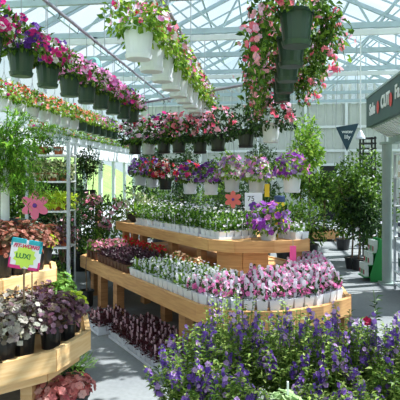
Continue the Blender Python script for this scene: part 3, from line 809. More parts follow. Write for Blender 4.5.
for p in ls(shrink(LS_LOW, .72))[::2]:
    MB().box((p[0] - .04, p[1] - .04, 0), (p[0] + .04, p[1] + .04, LH1 - .03)).build('leg', M['pine_pale'], t)
for p in ls(shrink(LS_UP, .82))[::2]:
    MB().box((p[0] - .035, p[1] - .035, LH1), (p[0] + .035, p[1] + .035, LH2 - .03)).build('upper_leg', M['pine_pale'], t)

def heuchera(loc, leaf, label, group, seed, size=1.0, lr=.021, n=230, pot=(.075, .06, .17), label_card=False, mat=None, name='heuchera', potname='pot'):
    t = thing(name, label, 'potted plant', loc, R.uniform(0, 6), group)
    rng = random.Random(seed)
    po = link('pot', pot_mesh(pot[0], pot[1], pot[2], mat or M['black_plastic'], name=potname), t)
    link('soil', soil_mesh(pot[0] - .01, pot[2] - .02), po)
    m = MB(); st = MB(); z0 = pot[2]
    for _ in range(n):
        d = rdir(rng, -.25, 1); k = rng.uniform(.5, 1)
        p = Vector((d.x * .15 * size * k, d.y * .15 * size * k, z0 + .02 + d.z * .14 * size * k))
        m.disc(p, d * .7 + Vector((0, 0, .5)) + rdir(rng) * .45, lr * rng.uniform(.7, 1.25), 6, .2, .2, rng)
        if rng.random() < .5: st.tube([(d.x * .02, d.y * .02, z0 - .02), p], .002, 4)
    m.build('leaves', L[leaf], t); st.build('stems', M['stem'] if leaf in ('lime', 'pale') else M['bark'], t)
    if label_card:
        MB().box((-.018, -pot[0] - .002, pot[2] * .45), (.018, -pot[0] + .006, pot[2] * .62)).build('sticker', M['letter'], po); t.rotation_euler.z = YAW
    return t
GL = 'heucheras on the lower left stand'
def onlow(px, Z): return at(px, Z, LH1)
heuchera(onlow(4, 3.08), 'silver', 'silver-leaved heuchera in black pot at the left edge of the picture', GL, 1, 1.25)
heuchera(onlow(24, 3.2), 'silver', 'silver and purple heuchera in black pot with white sticker on the stand', GL, 2, 1.3, label_card=True)
heuchera(onlow(51, 3.32), 'plum', 'dark plum heuchera in black pot at the front corner of the stand', GL, 3, 1.35)
heuchera(onlow(66, 3.5), 'plum', 'mauve-leaved heuchera in black pot behind the front corner one', GL, 4, 1.0)
heuchera(onlow(72, 3.68), 'lime', 'lime yellow heuchera in black pot at the right rim of the stand', GL, 5, .75)
heuchera(onlow(62, 4.05), 'grass', 'fresh green heuchera in black pot just behind the lime one', GL, 6, .85)
heuchera(onlow(40, 3.66), 'plum', 'purple heuchera behind the silver one on the lower tier', GL, 7, 1.35)
heuchera(onlow(14, 3.5), 'silver', 'silvery heuchera in the second row under the bright sign', GL, 8, 1.3)
heuchera(onlow(56, 4.3), 'grass', 'green heuchera at the back right of the stand', GL, 9, 1.0)
GU = 'plants on the upper left stand'
bp = (.085, .065, .2)
heuchera(at(2, 3.66, LH2), 'bronze', 'bronze red leaved plant at the far left of the upper tier', GU, 11, 1.4, pot=bp)
heuchera(at(17, 3.78, LH2), 'bronze', 'bronze leaved plant directly behind the bright sign', GU, 12, 1.45, pot=bp)
heuchera(at(35, 3.95, LH2), 'bronze', 'bronze and olive plant behind the right side of the bright sign', GU, 13, 1.35, pot=bp)
heuchera(at(44, 4.2, LH2), 'lime', 'yellow green plant at the right rim of the upper tier', GU, 14, .7, pot=(.07, .055, .15))
heuchera(at(26, 4.25, LH2), 'bluegreen', 'blue green plant at the back of the upper tier', GU, 15, 1.3, pot=bp)
# coral plants and grass at the stand's foot
heuchera(at(54, 3.34, 0), 'coral', 'coral pink heuchera on the floor under the front of the stand', 'coral heucheras at the foot of the stand', 21, .95, lr=.028, n=150, pot=(.09, .07, .11))
heuchera(at(76, 3.45, 0), 'coral', 'coral pink heuchera on the floor beside the stand near the grass', 'coral heucheras at the foot of the stand', 22, .9, lr=.028, n=150, pot=(.09, .07, .11))
t = thing('grass_tuft', 'tuft of fine green grass in a pot beside the coral heucheras', 'potted plant', at(73, 3.78, 0))
link('pot', pot_mesh(.085, .07, .14, M['black_plastic']), t)
link('foliage', tuft(77, 260, .15, .13, .09, .008, L['grass'], .14), t)
# bright sign
c = aty(25.5, 254.5, 3.22)
t = thing('plant_sign', 'white sign with teal and magenta borders and a lime sun on a stake', 'sign', (c.x, c.y, LH1), YAW)
z = c.z - LH1
def tilt(): return Matrix.Translation((0, 0, z)) @ Matrix.Rotation(radians(9), 4, 'Y')
MB().box((-.098, -.003, -.09), (.098, .003, .09), tilt()).build('board', M['card'], t)
e = MB(); e.box((-.1, -.006, .07), (-.005, .004, .098), tilt()); e.box((.012, -.006, .068), (.1, .004, .096), tilt()); e.box((.086, -.006, .02), (.1, .004, .096), tilt()); e.box((-.1, -.006, .05), (-.09, .004, .098), tilt())
e.build('teal_border', M['teal'], t)
e = MB(); e.box((-.1, -.006, -.096), (-.01, .004, -.075), tilt()); e.box((.03, -.006, -.096), (.1, .004, -.078), tilt()); e.box((-.1, -.006, -.096), (-.09, .004, -.03), tilt()); e.box((.09, -.006, -.096), (.1, .004, -.04), tilt())
e.build('magenta_border', M['magenta'], t)
e = MB(); n = 22; pts = [((.06 if k % 2 else .075) * cos(2 * pi * k / n), (.06 if k % 2 else .078) * sin(2 * pi * k / n) - .015) for k in range(n)]
e.add([(x - .002, -.0075, q) for x, q in pts] + [(x - .002, -.003, q) for x, q in pts], [tuple(range(n)), tuple(range(n, 2 * n))[::-1]] + [(i, n + i, n + (i + 1) % n, (i + 1) % n) for i in range(n)], tilt())
e.build('sun_print', M['lime'], t)
lettering('FIT-WONG', .033, .001, M['red_ink'], t, tilt() @ Matrix.Translation((.0, -.0085, .052)) @ VM, .001, .3)
lettering('LUX!', .045, .001, M['green_ink'], t, tilt() @ Matrix.Translation((-.01, -.009, -.012)) @ VM, .001)
MB().tube([(-.012, .006, 0), (-.012, .006, z + .05)], .006, 6).build('stake', M['bark'], t)
MB().tube([(.04, .006, 0), (.04, .006, z - .02)], .004, 6).build('stake', M['bark'], t)

# feathery tree with white wrapped trunk
p = at(5, 4.15, LH2)
t = thing('feathery_tree', 'tall feathery green plant with white wrapped trunk in a black pot', 'potted tree', p)
po = link('pot', pot_mesh(.15, .12, .38, M['black_plastic']), t); link('soil', soil_mesh(.135, .355), po)
MB().tube([(0, 0, .35), (0, 0, .98)], [.036, .034], 14).build('trunk', M['white_wrap'], t)
rng = random.Random(5); m_ = MB(); br = MB()
for k in range(190):
    a = rng.uniform(0, 2 * pi); el = rng.uniform(-.2, 1.25); ln = rng.uniform(.25, .56)
    z0 = .86 + rng.uniform(-.25, .2); d = Vector((cos(a) * cos(el), sin(a) * cos(el), sin(el)))
    pts = [Vector((0, 0, z0)) + d * ln * q + Vector((0, 0, -.16 * q * q)) for q in (0, .3, .6, 1)]
    br.tube(pts, [.004, .003, .002, .001], 4)
    for j in range(32):
        q = .2 + .8 * j / 31; pp = Vector((0, 0, z0)) + d * ln * q + Vector((0, 0, -.16 * q * q))
        m_.leaf(pp, d * .5 + rdir(rng), Vector((0, 0, 1)), rng.uniform(.03, .065), .014)
m_.build('foliage', L['feather'], t); br.build('branches', M['stem'], t)

# ------------------------------------------------------------------ metal plant rack
RZ = 6.2; pl = at(27, RZ, 0); prr = at(68.5, RZ, 0); wr = (prr - pl).length; dep = .32
t = thing('plant_rack', 'tall steel shelf rack of small potted plants at left', 'rack', (pl + prr) / 2, YAW)
SH = [.25, .73, 1.18, 1.55, 1.88]
for sx in (-1, 1):
    for y in (0, dep):
        q = .019 if y == 0 else .01
        MB().box((sx * wr / 2 - q, y - q, 0), (sx * wr / 2 + q, y + q, 2.03)).build('post', M['steel'], t)
for z in SH:
    m_ = MB(); m_.box((-wr / 2, -.01, z - .022), (wr / 2, .012, z)); m_.box((-wr / 2, dep - .012, z - .022), (wr / 2, dep + .01, z))
    k = -wr / 2
    while k < wr / 2: m_.box((k, 0, z - .008), (k + .02, dep, z)); k += .034
    m_.build('shelf', M['white_metal'], t)
def rk(x, y, z): 
    o = (pl + prr) / 2
    return (o.x + RT.x * x + FW.x * y, o.y + RT.y * x + FW.y * y, z)
tp = (.062, .047, .1); gr = 'small potted plants on the steel rack'
for i, (x, y, s, lf, lab, mt) in enumerate([
    (-.1, .12, 4, 'mid', 'small leafy plant in terracotta pot on rack top, left', 'terracotta'), (.1, .12, 4, 'bluegreen', 'blue green plant in terracotta pot on top shelf of rack', 'terracotta'),
    (-.14, .14, 3, 'varieg', 'variegated plant in terracotta pot, left on second shelf', 'terracotta'), (.02, .13, 3, 'varieg', 'variegated plant in terracotta pot, middle of second shelf', 'terracotta'), (.17, .14, 3, 'varieg', 'variegated plant in terracotta pot, right on second shelf', 'terracotta'),
    (-.16, .12, 2, 'lime', 'lime leaved plant in terracotta pot, left on third shelf', 'terracotta'), (-.03, .12, 2, 'lime', 'lime leaved plant, second from left on third shelf', 'terracotta'), (.08, .11, 2, 'lime', 'lime leaved plant, second from right on third shelf', 'terracotta'), (.18, .13, 2, 'lime', 'lime leaved plant at right end of third shelf', 'brown_plastic'),
    (-.15, .14, 1, 'deep', 'dark green plant, left on fourth shelf of rack', 'terracotta'), (.02, .14, 1, 'bronze', 'bronze leaved plant, middle of fourth shelf of rack', 'terracotta'), (.17, .14, 1, 'plum', 'plum leaved plant, right on fourth shelf of rack', 'terracotta'),
    (-.13, .14, 0, 'deep', 'dark green plant, left on bottom shelf of rack', 'terracotta'), (.12, .14, 0, 'mid', 'green plant, right on bottom shelf of rack', 'terracotta')]):
    t = thing('shelf_plant', lab, 'potted plant', rk(x, y, SH[s]), i, gr)
    link('pot', pot_mesh(*tp, M[mt], n=14), t)
    link('foliage', mound(400 + i, 190, .125, .17 if s != 2 else .13, .07, .055, .032 if lf != 'bluegreen' else .014, L[lf], .1, stems=4), t)

# ------------------------------------------------------------------ shrubs and trees on the floor
def shrub(loc, label, leaf, rx, h, base, seed, n=700, ln=.08, w=.035, bloom=None, nb=60, br=.04, pot=(.2, .16, .32), potmat='black_plastic', group=None, name='potted_shrub', drop=None):
    t = thing(name, label, 'shrub', loc, 0, group)
    po = link('pot', pot_mesh(*pot, M[potmat]), t); link('soil', soil_mesh(pot[0] - .015, pot[2] - .02), po)
    m_ = MB()
    rng = random.Random(seed)
    for k in range(7):
        a = rng.uniform(0, 6.28)
        m_.tube([(0.02 * cos(a), .02 * sin(a), pot[2] - .03), (.3 * rx * cos(a), .3 * rx * sin(a), base), (.7 * rx * cos(a), .7 * rx * sin(a), base + h * rng.uniform(.2, .7))], [.012, .009, .004], 6)
    m_.build('stems', M['bark'], t)
    link('foliage', mound(seed, n, rx, h, drop if drop is not None else base - pot[2] + .06, ln, w, L[leaf], base, stems=0, shell=.25), t)
    if bloom: link('blossoms', blooms(seed + 1, nb, rx, h, (base - pot[2]) * .6, br, FLW[bloom], base), t)
    return t
def tree(loc, label, leaf, rx, rz, cz, seed, n=1100, ln=.09, w=.04, pot=(.17, .13, .28), tr=.02, group=None, potmat='black_plastic', bloom=None):
    t = thing('potted_tree', label, 'tree', loc, 0, group)
    po = link('pot', pot_mesh(*pot, M[potmat]), t); link('soil', soil_mesh(pot[0] - .015, pot[2] - .02), po)
    rng = random.Random(seed); m_ = MB()
    m_.tube([(0, 0, pot[2] - .03), (.02, .01, cz * .5), (0, 0, cz + rz * .5)], [tr, tr * .8, tr * .4], 8)
    for k in range(10):
        d = rdir(rng, -.2, .9); m_.tube([(0, 0, cz - rz * .5 + k * rz * .09), (d.x * rx * .7, d.y * rx * .7, cz + d.z * rz * .7)], [tr * .5, tr * .15], 5)
    m_.build('trunk', M['bark'], t)
    c_ = MB(); cl = []
    for _ in range(16):
        e = rdir(rng); q = rng.uniform(.25, .8); cl.append((Vector((e.x * rx * q, e.y * rx * q, cz + e.z * rz * q)), rng.uniform(.3, .52)))
    for _ in range(n):
        d = rdir(rng); k = .35 + .65 * rng.random() ** .5
        o_, q = rng.choice(cl)
        p = o_ + Vector((d.x * rx * k * q, d.y * rx * k * q, d.z * rz * k * q * .8))
        c_.leaf(p, d * .7 + rdir(rng) + Vector((0, 0, -.2)), d + rdir(rng) * .5 + Vector((0, 0, .5)), ln * rng.uniform(.7, 1.3), w * rng.uniform(.8, 1.2))
    c_.build('crown', L[leaf], t)
    if bloom: link('blossoms', blooms(seed + 3, 14, rx, rz, rz, .035, FLW[bloom], cz, zmin=-.8), t)
    return t
# left middle
GS = 'flowering shrubs behind the left rack'
shrub(at(82, 8.6, 0), 'pink flowered shrub left of the far bench end', 'deep', .48, .55, .75, 501, 900, bloom='shrubpink', nb=55, group=GS, br=.045)
shrub(at(104, 9.2, 0), 'pale pink flowered shrub behind the far bench end', 'mid', .48, .5, .8, 502, 900, bloom='shrubpink', nb=60, group=GS, br=.045)
shrub(at(100, 7.9, 0), 'low green bush between rack and bench end', 'mid', .34, .3, .45, 503, 600, group=GS)
shrub(at(134, 9.9, 0), 'variegated cream and green shrub behind the bowl planter', 'varieg', .5, .5, .85, 504, 900, group=GS)
shrub(at(62, 7.6, 0), 'dark green bush behind the steel rack', 'deep', .45, .7, .9, 505, 900, group=GS)
# tall bench with young trees
p = at(86, 10.2, 0)
t = thing('plant_bench', 'tall wooden bench carrying three black pots beside the window', 'bench', p, YAW)
MB().box((-.28, -.15, 1.12), (.28, .15, 1.22)).build('top', M['pine'], t)
for sx in (-1, 1):
    for sy in (-1, 1): MB().box((sx * .24 - .03, sy * .11 - .03, 0), (sx * .24 + .03, sy * .11 + .03, 1.12)).build('leg', M['pine_old'], t)
for i, px in enumerate((79.5, 86, 92.5)):
    tree(at(px, 10.2, 1.22), 'slim young tree in black pot on the tall bench, %s from left' % nth(i), 'deep', .19, .42, .62, 520 + i, 300, .07, .03, (.062, .05, .12), .012, 'young trees on the tall bench')
# black pot with thin stem by the bench end
t = thing('young_sapling', 'black pot with a thin bare stem on the floor beside the bench', 'potted plant', at(87, 6.2, 0))
link('pot', pot_mesh(.085, .07, .2, M['black_plastic']), t)
MB().tube([(0, 0, .17), (-.015, 0, .45), (.005, 0, .72)], [.008, .007, .004], 6).build('stem', M['bark'], t)
link('leaves', tuft(9, 24, .09, .1, .06, .025, L['mid'], .68), t)
# bushes behind the middle baskets
GB = 'green bushes behind the middle baskets'
for i, (px, Z, lf, rx, h, ba, lab) in enumerate([(160, 11.4, 'mid', .5, .5, .9, 'green bush in black pot at far left behind the middle baskets'), (186, 11.6, 'deep', .55, .6, .9, 'dark green bush behind the red and violet baskets'),
        (212, 11.0, 'mid', .5, .55, .9, 'mid green bush behind the deep violet basket'), (236, 10.4, 'deep', .5, .6, .9, 'dark bush behind the coral flower board'), (262, 10.0, 'deep', .48, .6, .9, 'dark bush behind the yellow trap card'),
        (286, 9.4, 'mid', .42, .5, .75, 'feathery green bush behind the orchid purple basket'), (308, 9.6, 'mid', .36, .4, .7, 'fine leaved green bush left of the path')]):
    shrub(at(px, Z, 0), lab, lf, rx, h, ba, 540 + i, 900, group=GB)
for i, (px, Z, lf) in enumerate(((146, 13.2, 'deep'), (184, 13.6, 'deep'), (221, 13.4, 'mid'), (260, 12.8, 'deep'))):
    tree(at(px, Z, 0), 'tall green tree far behind the middle baskets, %s from left' % nth(i), lf, .58, 1.0, 1.55, 560 + i, 1700, .1, .05, group='trees far behind the middle baskets')
for i, (px, Z) in enumerate(((4, 6.9), (28, 7.6), (50, 8.4), (68, 9.6))):
    tree(at(px, Z, 0), 'dark green bushy tree behind the steel plant rack, %s from left' % nth(i), ('mid', 'deep', 'deep', 'deep')[i], .44, .85, 1.25, 620 + i, 1700, .09, .045, group='bushy trees behind the plant rack')
# far planter with trees
p = at(316, 12.7, 0)
t = thing('planter_box', 'low wooden planter box on the floor beside the far path', 'planter', p, YAW)
MB().box((-.5, -.3, .06), (.5, -.26, .24)).build('side_board', M['pine'], t); MB().box((-.5, .26, .06), (.5, .3, .24)).build('side_board', M['pine'], t)
MB().box((-.5, -.26, .06), (-.46, .26, .24)).build('end_board', M['pine'], t); MB().box((.46, -.26, .06), (.5, .26, .24)).build('end_board', M['pine'], t)
MB().box((-.46, -.26, .06), (.46, .26, .12)).build('soil', M['soil'], t)
for sx in (-1, 1):
    for sy in (-1, 1): MB().box((sx * .44 - .04, sy * .22 - .04, 0), (sx * .44 + .04, sy * .22 + .04, .06)).build('foot', M['pine_old'], t)
tree(at(309, 12.7, .12), 'yellow green tree standing in the left of the far planter box', 'bright', .55, .8, 2.3, 581, 1000, .13, .06, (.15, .12, .2), .03, 'trees in the far planter box')
tree(at(324, 12.75, .12), 'broad dark green bush in the right of the far planter box', 'mid', .6, .72, 1.2, 582, 1300, .12, .06, (.15, .12, .2), .03, 'trees in the far planter box')
tree(at(300, 13.6, 0), 'dark green leafy tree left of the far planter box', 'mid', .55, .9, 1.6, 583, 1200, .12, .05, (.2, .16, .3), .03, 'trees in the far planter box')
# trees at the right
GT = 'potted trees at the right of the path'
tree(at(352, 8.75, 0), 'dark green tree in black pot at the right of the path', 'mid', .44, .9, 1.15, 601, 2000, .085, .045, (.13, .1, .2), .018, GT, bloom='whitelav')
tree(at(358.5, 8.6, 0), 'dark leafy tree with pale stem beside the first potted tree', 'deep', .38, .65, .95, 602, 1500, .08, .042, (.12, .095, .2), .014, GT)
tree(at(371, 9.3, 0), 'leafy green tree directly behind the green seed display', 'mid', .46, 1.0, 1.2, 603, 2000, .085, .045, (.15, .12, .24), .018, GT, bloom='whitelav')
tree(at(343, 11.0, 0), 'mid green tree farther back at the right of the path', 'mid', .4, .7, 1.2, 604, 1200, .09, .045, (.16, .12, .25), .018, GT)

# ------------------------------------------------------------------ foreground purple angelonias
def spike_bush(px, Z, label, seed, h=.62, spread=.3, frac=.5, stems=105, base=.3, lean=(0, 0)):
    t = thing('angelonia', label, 'flowering plant', at(px, Z, 0), 0, 'purple flowered plants in the foreground')
    po = link('pot', pot_mesh(.15, .12, base, M['black_plastic']), t); link('soil', soil_mesh(.135, base - .02), po)
    rng = random.Random(seed); st = MB(); lf = MB(); bl = MB()
    for _ in range(stems):
        a = rng.uniform(0, 2 * pi); q = sqrt(rng.random()); tp_ = Vector((cos(a) * spread * q + lean[0], sin(a) * spread * q + lean[1], base + h * (1 - .5 * q * q) * rng.uniform(.75, 1.05)))
        b_ = Vector((cos(a) * .09 * q, sin(a) * .09 * q, base - .03))
        mid = b_.lerp(tp_, .55) + Vector((cos(a) * .05 * q, sin(a) * .05 * q, .04))
        def pt(s): return (b_ * (1 - s) + mid * s) * (1 - s) + (mid * (1 - s) + tp_ * s) * s
        st.tube([pt(0), pt(.35), pt(.7), pt(1)], [.003, .003, .0022, .001], 4)
        for j in range(34):
            s = .12 + .88 * j / 33; d = rdir(rng, -.2, .7)
            lf.leaf(pt(s), d, Vector((0, 0, 1)) + rdir(rng) * .3, rng.uniform(.03, .056) * (1.15 - .4 * s), .014 * rng.uniform(.8, 1.3))
        if rng.random() < frac * .68:
            for j in range(13):
                s = .66 + .34 * j / 12; d = rdir(rng, -.3, .6)
                bl.bloom(pt(s) + d * .016, d + Vector((0, -.2, .2)), rng.uniform(.0085, .016) * (1.2 - .4 * (s - .6)), 5)
    st.build('stems', M['stem'], t); lf.build('foliage', L['angel'], t); bl.build('blossoms', FLW['angel'], t)
    return t
spike_bush(196, 2.72, 'purple flowered plant at the left end of the foreground row', 701, .5, .27, 0.6)
spike_bush(232, 2.95, 'purple flowered plant below the middle of the rounded bench end', 702, .62, .3, 0.42)
spike_bush(222, 2.45, 'purple flowered plant at the bottom edge left of the pale leaves', 703, .38, .25, 0.5)
spike_bush(290, 2.85, 'shaded purple flowered plant in the middle of the foreground row', 704, .58, .3, 0.3)
spike_bush(338, 2.75, 'leafy purple flowered plant below the right corner of the bench', 705, .58, .3, 0.4)
spike_bush(386, 2.72, 'bright purple flowered plant at the right edge of the picture', 706, .55, .3, 0.72)
spike_bush(352, 2.3, 'purple flowered plant at the bottom right with leafy sprigs', 707, .34, .26, 0.45)
spike_bush(412, 2.9, 'purple flowered plant cut off by the right picture edge', 708, .5, .28, 0.6)
spike_bush(310, 2.35, 'purple flowered plant right of the white stick at the bottom', 709, .3, .22, 0.35)
# rose between them
p = at(369, 2.95, 0)
t = thing('rose_plant', 'small rose with a crimson bloom rising behind the purple plants', 'flowering plant', p)
link('pot', pot_mesh(.11, .09, .24, M['black_plastic']), t)
MB().tube([(0, 0, .21), (.01, 0, .5), (-.012, 0, .745)], [.006, .005, .003], 6).add(*(lambda m_: (m_.v, m_.f))(MB().tube([(.01, 0, .45), (.05, .02, .7), (.03, .02, .93)], [.004, .003, .002], 6))).build('stem', M['stem'], t)
m_ = MB(); rng = random.Random(3)
for k in range(34): 
    s = k / 34; m_.leaf((.01 + .03 * s, 0, .4 + .5 * s), rdir(rng, -.1, .6), (0, 0, 1), .05, .03)
m_.build('leaves', L['deep'], t)
m_ = MB()
for k in range(3): m_.bloom((-.012, -.004 - .004 * k, .75 + .006 * k), (0, -.8, .5), .03 - .007 * k, 5, .5)
m_.build('blossom', FLW['rose'], t)
# pale leaved plant with stick label
t = heuchera(at(279, 2.2, 0), 'pale', 'pale green rounded plant with a white stick label at the bottom edge', None, 41, .9, .028, 70, (.1, .08, .52), name='succulent')
MB().box((.035, -.004, .5), (.043, .004, .7)).build('stick_label', M['letter'], t); t.rotation_euler.z = YAW

# ------------------------------------------------------------------ shop front at the right
SX = 1.64
t = thing('shop_sign', 'long dark green fascia sign with white words over the right shelves', 'sign', (SX, 6.4, 0))
MB().box((0, -.85, 2.39), (.07, 1.87, 2.86)).build('board', M['green_sign'], t)
MB().box((-.012, -.86, 2.845), (.08, 1.88, 2.875)).build('trim', M['sage'], t)
def onsign(y, z): return Matrix.Translation((-.004, y - 6.4, z)) @ Matrix(((0, 0, -1, 0), (-1, 0, 0, 0), (0, 1, 0, 0), (0, 0, 0, 1)))
def sy(px): 
    Z = 826 / (px - 263); return .125 * (px - 200) / 500 * Z + .992 * Z
lettering('Sale', .24, .004, M['letter'], t, onsign(sy(372.3), 2.62), .006)
lettering('CUT', .24, .004, M['letter'], t, onsign(sy(385.3), 2.63), .008)
lettering('Fa', .24, .004, M['letter'], t, onsign(sy(397.3), 2.65), .006)
for px in (378.3, 391.2):
    MB().lathe([(.02, 0), (.07, .002), (.075, .006), (0, .008)], 14, onsign(sy(px), 2.6) @ Matrix.Diagonal((1, 1.25, 1, 1))).build('red_emblem', M['red'], t)
# sloping ribbed soffit and beam
t = thing('shop_canopy', 'sage ribbed canopy and roof beam under the green fascia sign', 'canopy', (SX, 6.4, 0))
cm = MB(); a = (.07, 2.38); b = (.42, 2.2)
cm.add([(a[0], -.85, a[1]), (b[0], -.85, b[1]), (b[0], 1.87, b[1]), (a[0], 1.87, a[1]), (a[0], -.85, a[1] + .02), (b[0], -.85, b[1] + .02), (b[0], 1.87, b[1] + .02), (a[0], 1.87, a[1] + .02)],
       [(0, 3, 2, 1), (4, 5, 6, 7), (0, 1, 5, 4), (1, 2, 6, 5), (2, 3, 7, 6), (3, 0, 4, 7)])
cm.build('soffit', M['sage'], t)
rb_ = MB(); y = -.8
while y < 1.85: rb_.bar((a[0] + .01, y, a[1] - .012), (b[0], y, b[1] - .012), .05, .025); y += .16
rb_.build('rib', M['white_metal'], t)
MB().box((.34, -.85, 2.12), (.46, 1.87, 2.24)).build('beam', M['sage'], t)
MB().box((.07, -.85, 2.42), (.62, 1.87, 2.47)).build('roof', M['sage'], t)  # unseen slab added to shade the aisle, kept narrow so sun still gets past
pp = at(387, 7.45, 0)
t = thing('shop_post', 'round grey green post holding up the canopy at right', 'post', pp)
MB().tube([(0, 0, .03), (0, 0, 2.12)], .07, 18).build('shaft', M['post_paint'], t, smooth=False)
MB().box((-.11, -.11, 0), (.11, .11, .03)).build('base_plate', M['post_paint'], t)
MB().box((-.09, -.09, 2.09), (.09, .09, 2.12)).build('cap', M['post_paint'], t)
# shelves
Y0, Y1, X0, X1 = 6.35, 7.42, 1.85, 2.2
t = thing('store_shelf', 'shelf unit of garden goods under the canopy at the right edge', 'shelf', ((X0 + X1) / 2, (Y0 + Y1) / 2, 0))
ox, oy = (X0 + X1) / 2, (Y0 + Y1) / 2
for yy in (Y0, Y1):
    for xx in (X0, X1 - .03):
        MB().box((xx - ox, yy - oy - .015, 0), (xx - ox + .03, yy - oy + .015, 1.95)).build('upright', M['steel'], t)
MB().box((X1 - ox - .02, Y0 - oy + .015, 0), (X1 - ox, Y1 - oy - .015, 1.95)).build('back_panel', M['dark'], t)
SHV = (.1, .27, .76, 1.2, 1.6, 1.93)
for z in SHV:
    MB().box((X0 - ox, Y0 - oy + .015, z - .02), (X1 - ox - .02, Y1 - oy - .015, z)).build('shelf_board', M['white_metal'], t)
goods = [('box_of_plant_food', 'goods_a', 'pale'), ('box_of_plant_food', 'goods_b', 'navy'), ('box_of_plant_food', 'goods_c', 'red'), ('box_of_plant_food', 'goods_d', 'cream')]
for si, z in enumerate(SHV[1:5]):
    for j in range(5):
        k = (si * 5 + j * 3 + (j // 2)) % 4
        yy = Y1 - .14 - j * .19; hh = (.26, .2, .3, .23)[(si + j) % 4]
        hh = min(hh, SHV[si + 2] - z - .05)
        lb = '%s carton on the right shelf unit, %s shelf up, %s from the post' % (goods[k][2], nth(si + 1), nth(j))
        if (si + j) % 3 == 2:
            t = thing('spray_bottle', lb.replace('carton', 'bottle'), 'bottle', (X0 + .1, yy, z), 0, 'garden goods on the right shelves')
            MB().lathe([(.05, 0), (.055, .01), (.055, hh * .6), (.025, hh * .78), (.025, hh * .84)], 14).build('body', M[goods[k][1]], t)
            MB().lathe([(.03, hh * .84), (.03, hh), (0, hh)], 12).build('cap', M['letter'], t)
        else:
            t = thing('carton', lb, 'carton', (X0 + .1, yy, z), 0, 'garden goods on the right shelves')
            MB().box((-.06, -.075, 0), (.06, .075, hh)).build('box', M[goods[k][1]], t)
            MB().box((-.063, -.05, hh * .3), (-.06, .05, hh * .75)).build('printed_panel', M['letter'] if k else M['green_sign'], t)
# green seed packet display
p = at(376.5, 7.62, 0)
t = thing('seed_display', 'green stepped floor display of white seed packets beside the post', 'display', p, YAW)
prof = [(-.09, 0), (.13, 0), (.13, .64), (.06, .64), (-.09, .1)]
m_ = MB(); m_.add([(x, 0, z) for x, z in prof] + [(x, .02, z) for x, z in prof], [tuple(range(5)), tuple(range(5, 10))[::-1]] + [(i, 5 + i, 5 + (i + 1) % 5, (i + 1) % 5) for i in range(5)])
m_.build('side_panel', M['green_board'], t)
m_ = MB(); m_.add([(x, .3, z) for x, z in prof] + [(x, .32, z) for x, z in prof], [tuple(range(5)), tuple(range(5, 10))[::-1]] + [(i, 5 + i, 5 + (i + 1) % 5, (i + 1) % 5) for i in range(5)])
m_.build('side_panel', M['green_board'], t)
MB().box((.11, .02, 0), (.13, .3, .64)).build('back_panel', M['green_board'], t)
for k, (x, z) in enumerate(((-.19, .06), (-.12, .24), (-.05, .42))):
    MB().box((x, .02, z), (x + .12, .3, z + .015)).build('step', M['green_board'], t)
for k, (x, z) in enumerate(((-.19, .06), (-.12, .24), (-.05, .42))):
    for j in range(3):
        b_ = p + Vector((RT.x * (x + .05) + FW.x * (.07 + j * .09), RT.y * (x + .05) + FW.y * (.07 + j * .09), z + .015))
        o = thing('seed_packet', 'white seed packet in the green display, %s step up, %s from front' % (nth(k), nth(j)), 'seed packet', b_, YAW, 'seed packets in the green display')
        MB().box((-.03, -.035, 0), (.03, .035, .19)).build('packet', M['packet'], o)
        MB().box((-.0325, -.028, .03), (-.03, .028, .1)).build('picture', M['green_board'] if j % 2 else M['goods_c'], o)
# pennant
p = at(347, 8.94, 2.0)
t = thing('pennant', 'dark teal triangular pennant with white words hanging over the path', 'banner', p, YAW)
a_, b_, c_ = (-.2, .49), (.21, .56), (.0, .06)
m_ = MB(); m_.add([(x, y, z) for y in (-.004, .004) for x, z in (a_, b_, c_)], [(0, 2, 1), (3, 4, 5), (0, 1, 4, 3), (1, 2, 5, 4), (2, 0, 3, 5)]); m_.build('cloth', M['navy'], t)
lettering('water', .085, .001, M['letter'], t, Matrix.Translation((.005, -.006, .41)) @ VM, .001)
lettering('lily', .1, .001, M['letter'], t, Matrix.Translation((.005, -.006, .315)) @ VM, .001)
MB().tube([a_[:1] + (0,) + a_[1:], (-.15, 0, EAVE - 2.1)], .004, 5).tube([b_[:1] + (0,) + b_[1:], (.16, 0, EAVE - 2.1)], .004, 5).build('cord', M['wire'], t)
# bell lamp
p = at(360.5, 8.92, 2.28)
t = thing('bell_lamp', 'white bell shaped lamp hanging beside the teal pennant', 'lamp', p)
MB().lathe([(.085, 0), (.08, .03), (.05, .09), (.03, .13), (.012, .15), (0, .15)], 18).build('shade', M['white_plastic'], t)
MB().tube([(0, 0, .14), (0, 0, EAVE - .1 - 2.28)], .012, 6).build('stem', M['white_metal'], t)
# teal pendant on left
p = aty(94, 68, 9.53)
t = thing('pendant_lamp', 'pale teal dome pendant lamp behind the pink petunia baskets', 'lamp', p)
MB().lathe([(.15, 0), (.15, .04), (.12, .13), (.06, .19), (0, .195)], 20).build('shade', M['lamp_teal'], t)
MB().tube([(0, 0, .19), (0, 0, EAVE - .06 - p.z)], .008, 6).build('cord', M['steel'], t)
MB().lathe([(.07, EAVE - p.z - .15), (.07, EAVE - p.z - .1), (0, EAVE - p.z - .1)], 16).build('ceiling_cap', M['black_metal'], t)
# black slatted tower
p = at(367.5, 10.2, 0)
t = thing('slatted_tower', 'tall black slatted stand behind the potted trees at right', 'stand', p, YAW)
for sx in (-1, 1):
    for sy_ in (-1, 1): MB().box((sx * .12 - .015, sy_ * .1 - .015, 0), (sx * .12 + .015, sy_ * .1 + .015, 2.42)).build('upright', M['black_metal'], t)
z = .3
while z < 2.45:
    MB().box((-.14, -.13, z - .028), (.14, .13, z)).build('slat', M['black_metal'], t); z += .105

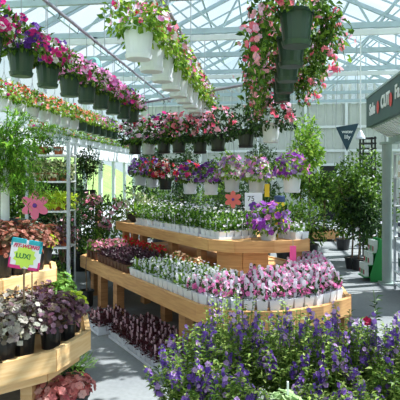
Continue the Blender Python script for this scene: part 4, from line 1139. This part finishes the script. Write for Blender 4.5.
# ------------------------------------------------------------------ light, sky, camera
w = bpy.data.worlds.new('World'); bpy.context.scene.world = w; w.use_nodes = True
nt = w.node_tree; nt.nodes.clear()
out = nt.nodes.new('ShaderNodeOutputWorld'); bg = N(nt, 'ShaderNodeBackground', Strength=.76)
tc = N(nt, 'ShaderNodeTexCoord'); sx_ = N(nt, 'ShaderNodeSeparateXYZ'); nt.links.new(tc.outputs['Generated'], sx_.inputs[0])
rs = ramp(nt, [(0, (.86, .94, 1, 1)), (.25, (.66, .87, 1, 1)), (1, (.46, .74, 1, 1))]); nt.links.new(sx_.outputs['Z'], rs.inputs[0])
cn = N(nt, 'ShaderNodeTexNoise', Scale=2.2, Detail=6.0); nt.links.new(tc.outputs['Generated'], cn.inputs['Vector'])
cr = ramp(nt, [(.42, (0, 0, 0, 1)), (.68, (1, 1, 1, 1))]); nt.links.new(cn.outputs['Fac'], cr.inputs[0])
mx = N(nt, 'ShaderNodeMixRGB'); nt.links.new(cr.outputs[0], mx.inputs[0]); nt.links.new(rs.outputs[0], mx.inputs[1]); mx.inputs[2].default_value = (1, 1, 1, 1)
nt.links.new(mx.outputs[0], bg.inputs[0]); nt.links.new(bg.outputs[0], out.inputs[0])
sun = bpy.data.lights.new('sun', 'SUN'); sun.energy = 10; sun.angle = radians(.6); sun.color = (1, .97, .91)
so = bpy.data.objects.new('sun', sun); C.objects.link(so); so.location = (8, 4, 12)
az, el = radians(24), radians(55)
dv = Vector((cos(az) * cos(el), sin(az) * cos(el), sin(el)))
so.rotation_euler = dv.to_track_quat('Z', 'Y').to_euler()
cam = bpy.data.cameras.new('camera'); co = bpy.data.objects.new('camera', cam); C.objects.link(co)
co.location = (0, 0, EYE); co.rotation_euler = (pi / 2, 0, YAW)
cam.sensor_width = 36; cam.lens = F / 400 * 36; cam.shift_y = -(200 - HOR) / 400; cam.clip_start = .05; cam.clip_end = 300
sc = bpy.context.scene; sc.camera = co
vs = sc.view_settings; vs.view_transform = 'Standard'; vs.look = 'None'; vs.gamma = 1; vs.use_curve_mapping = False; vs.exposure = .48
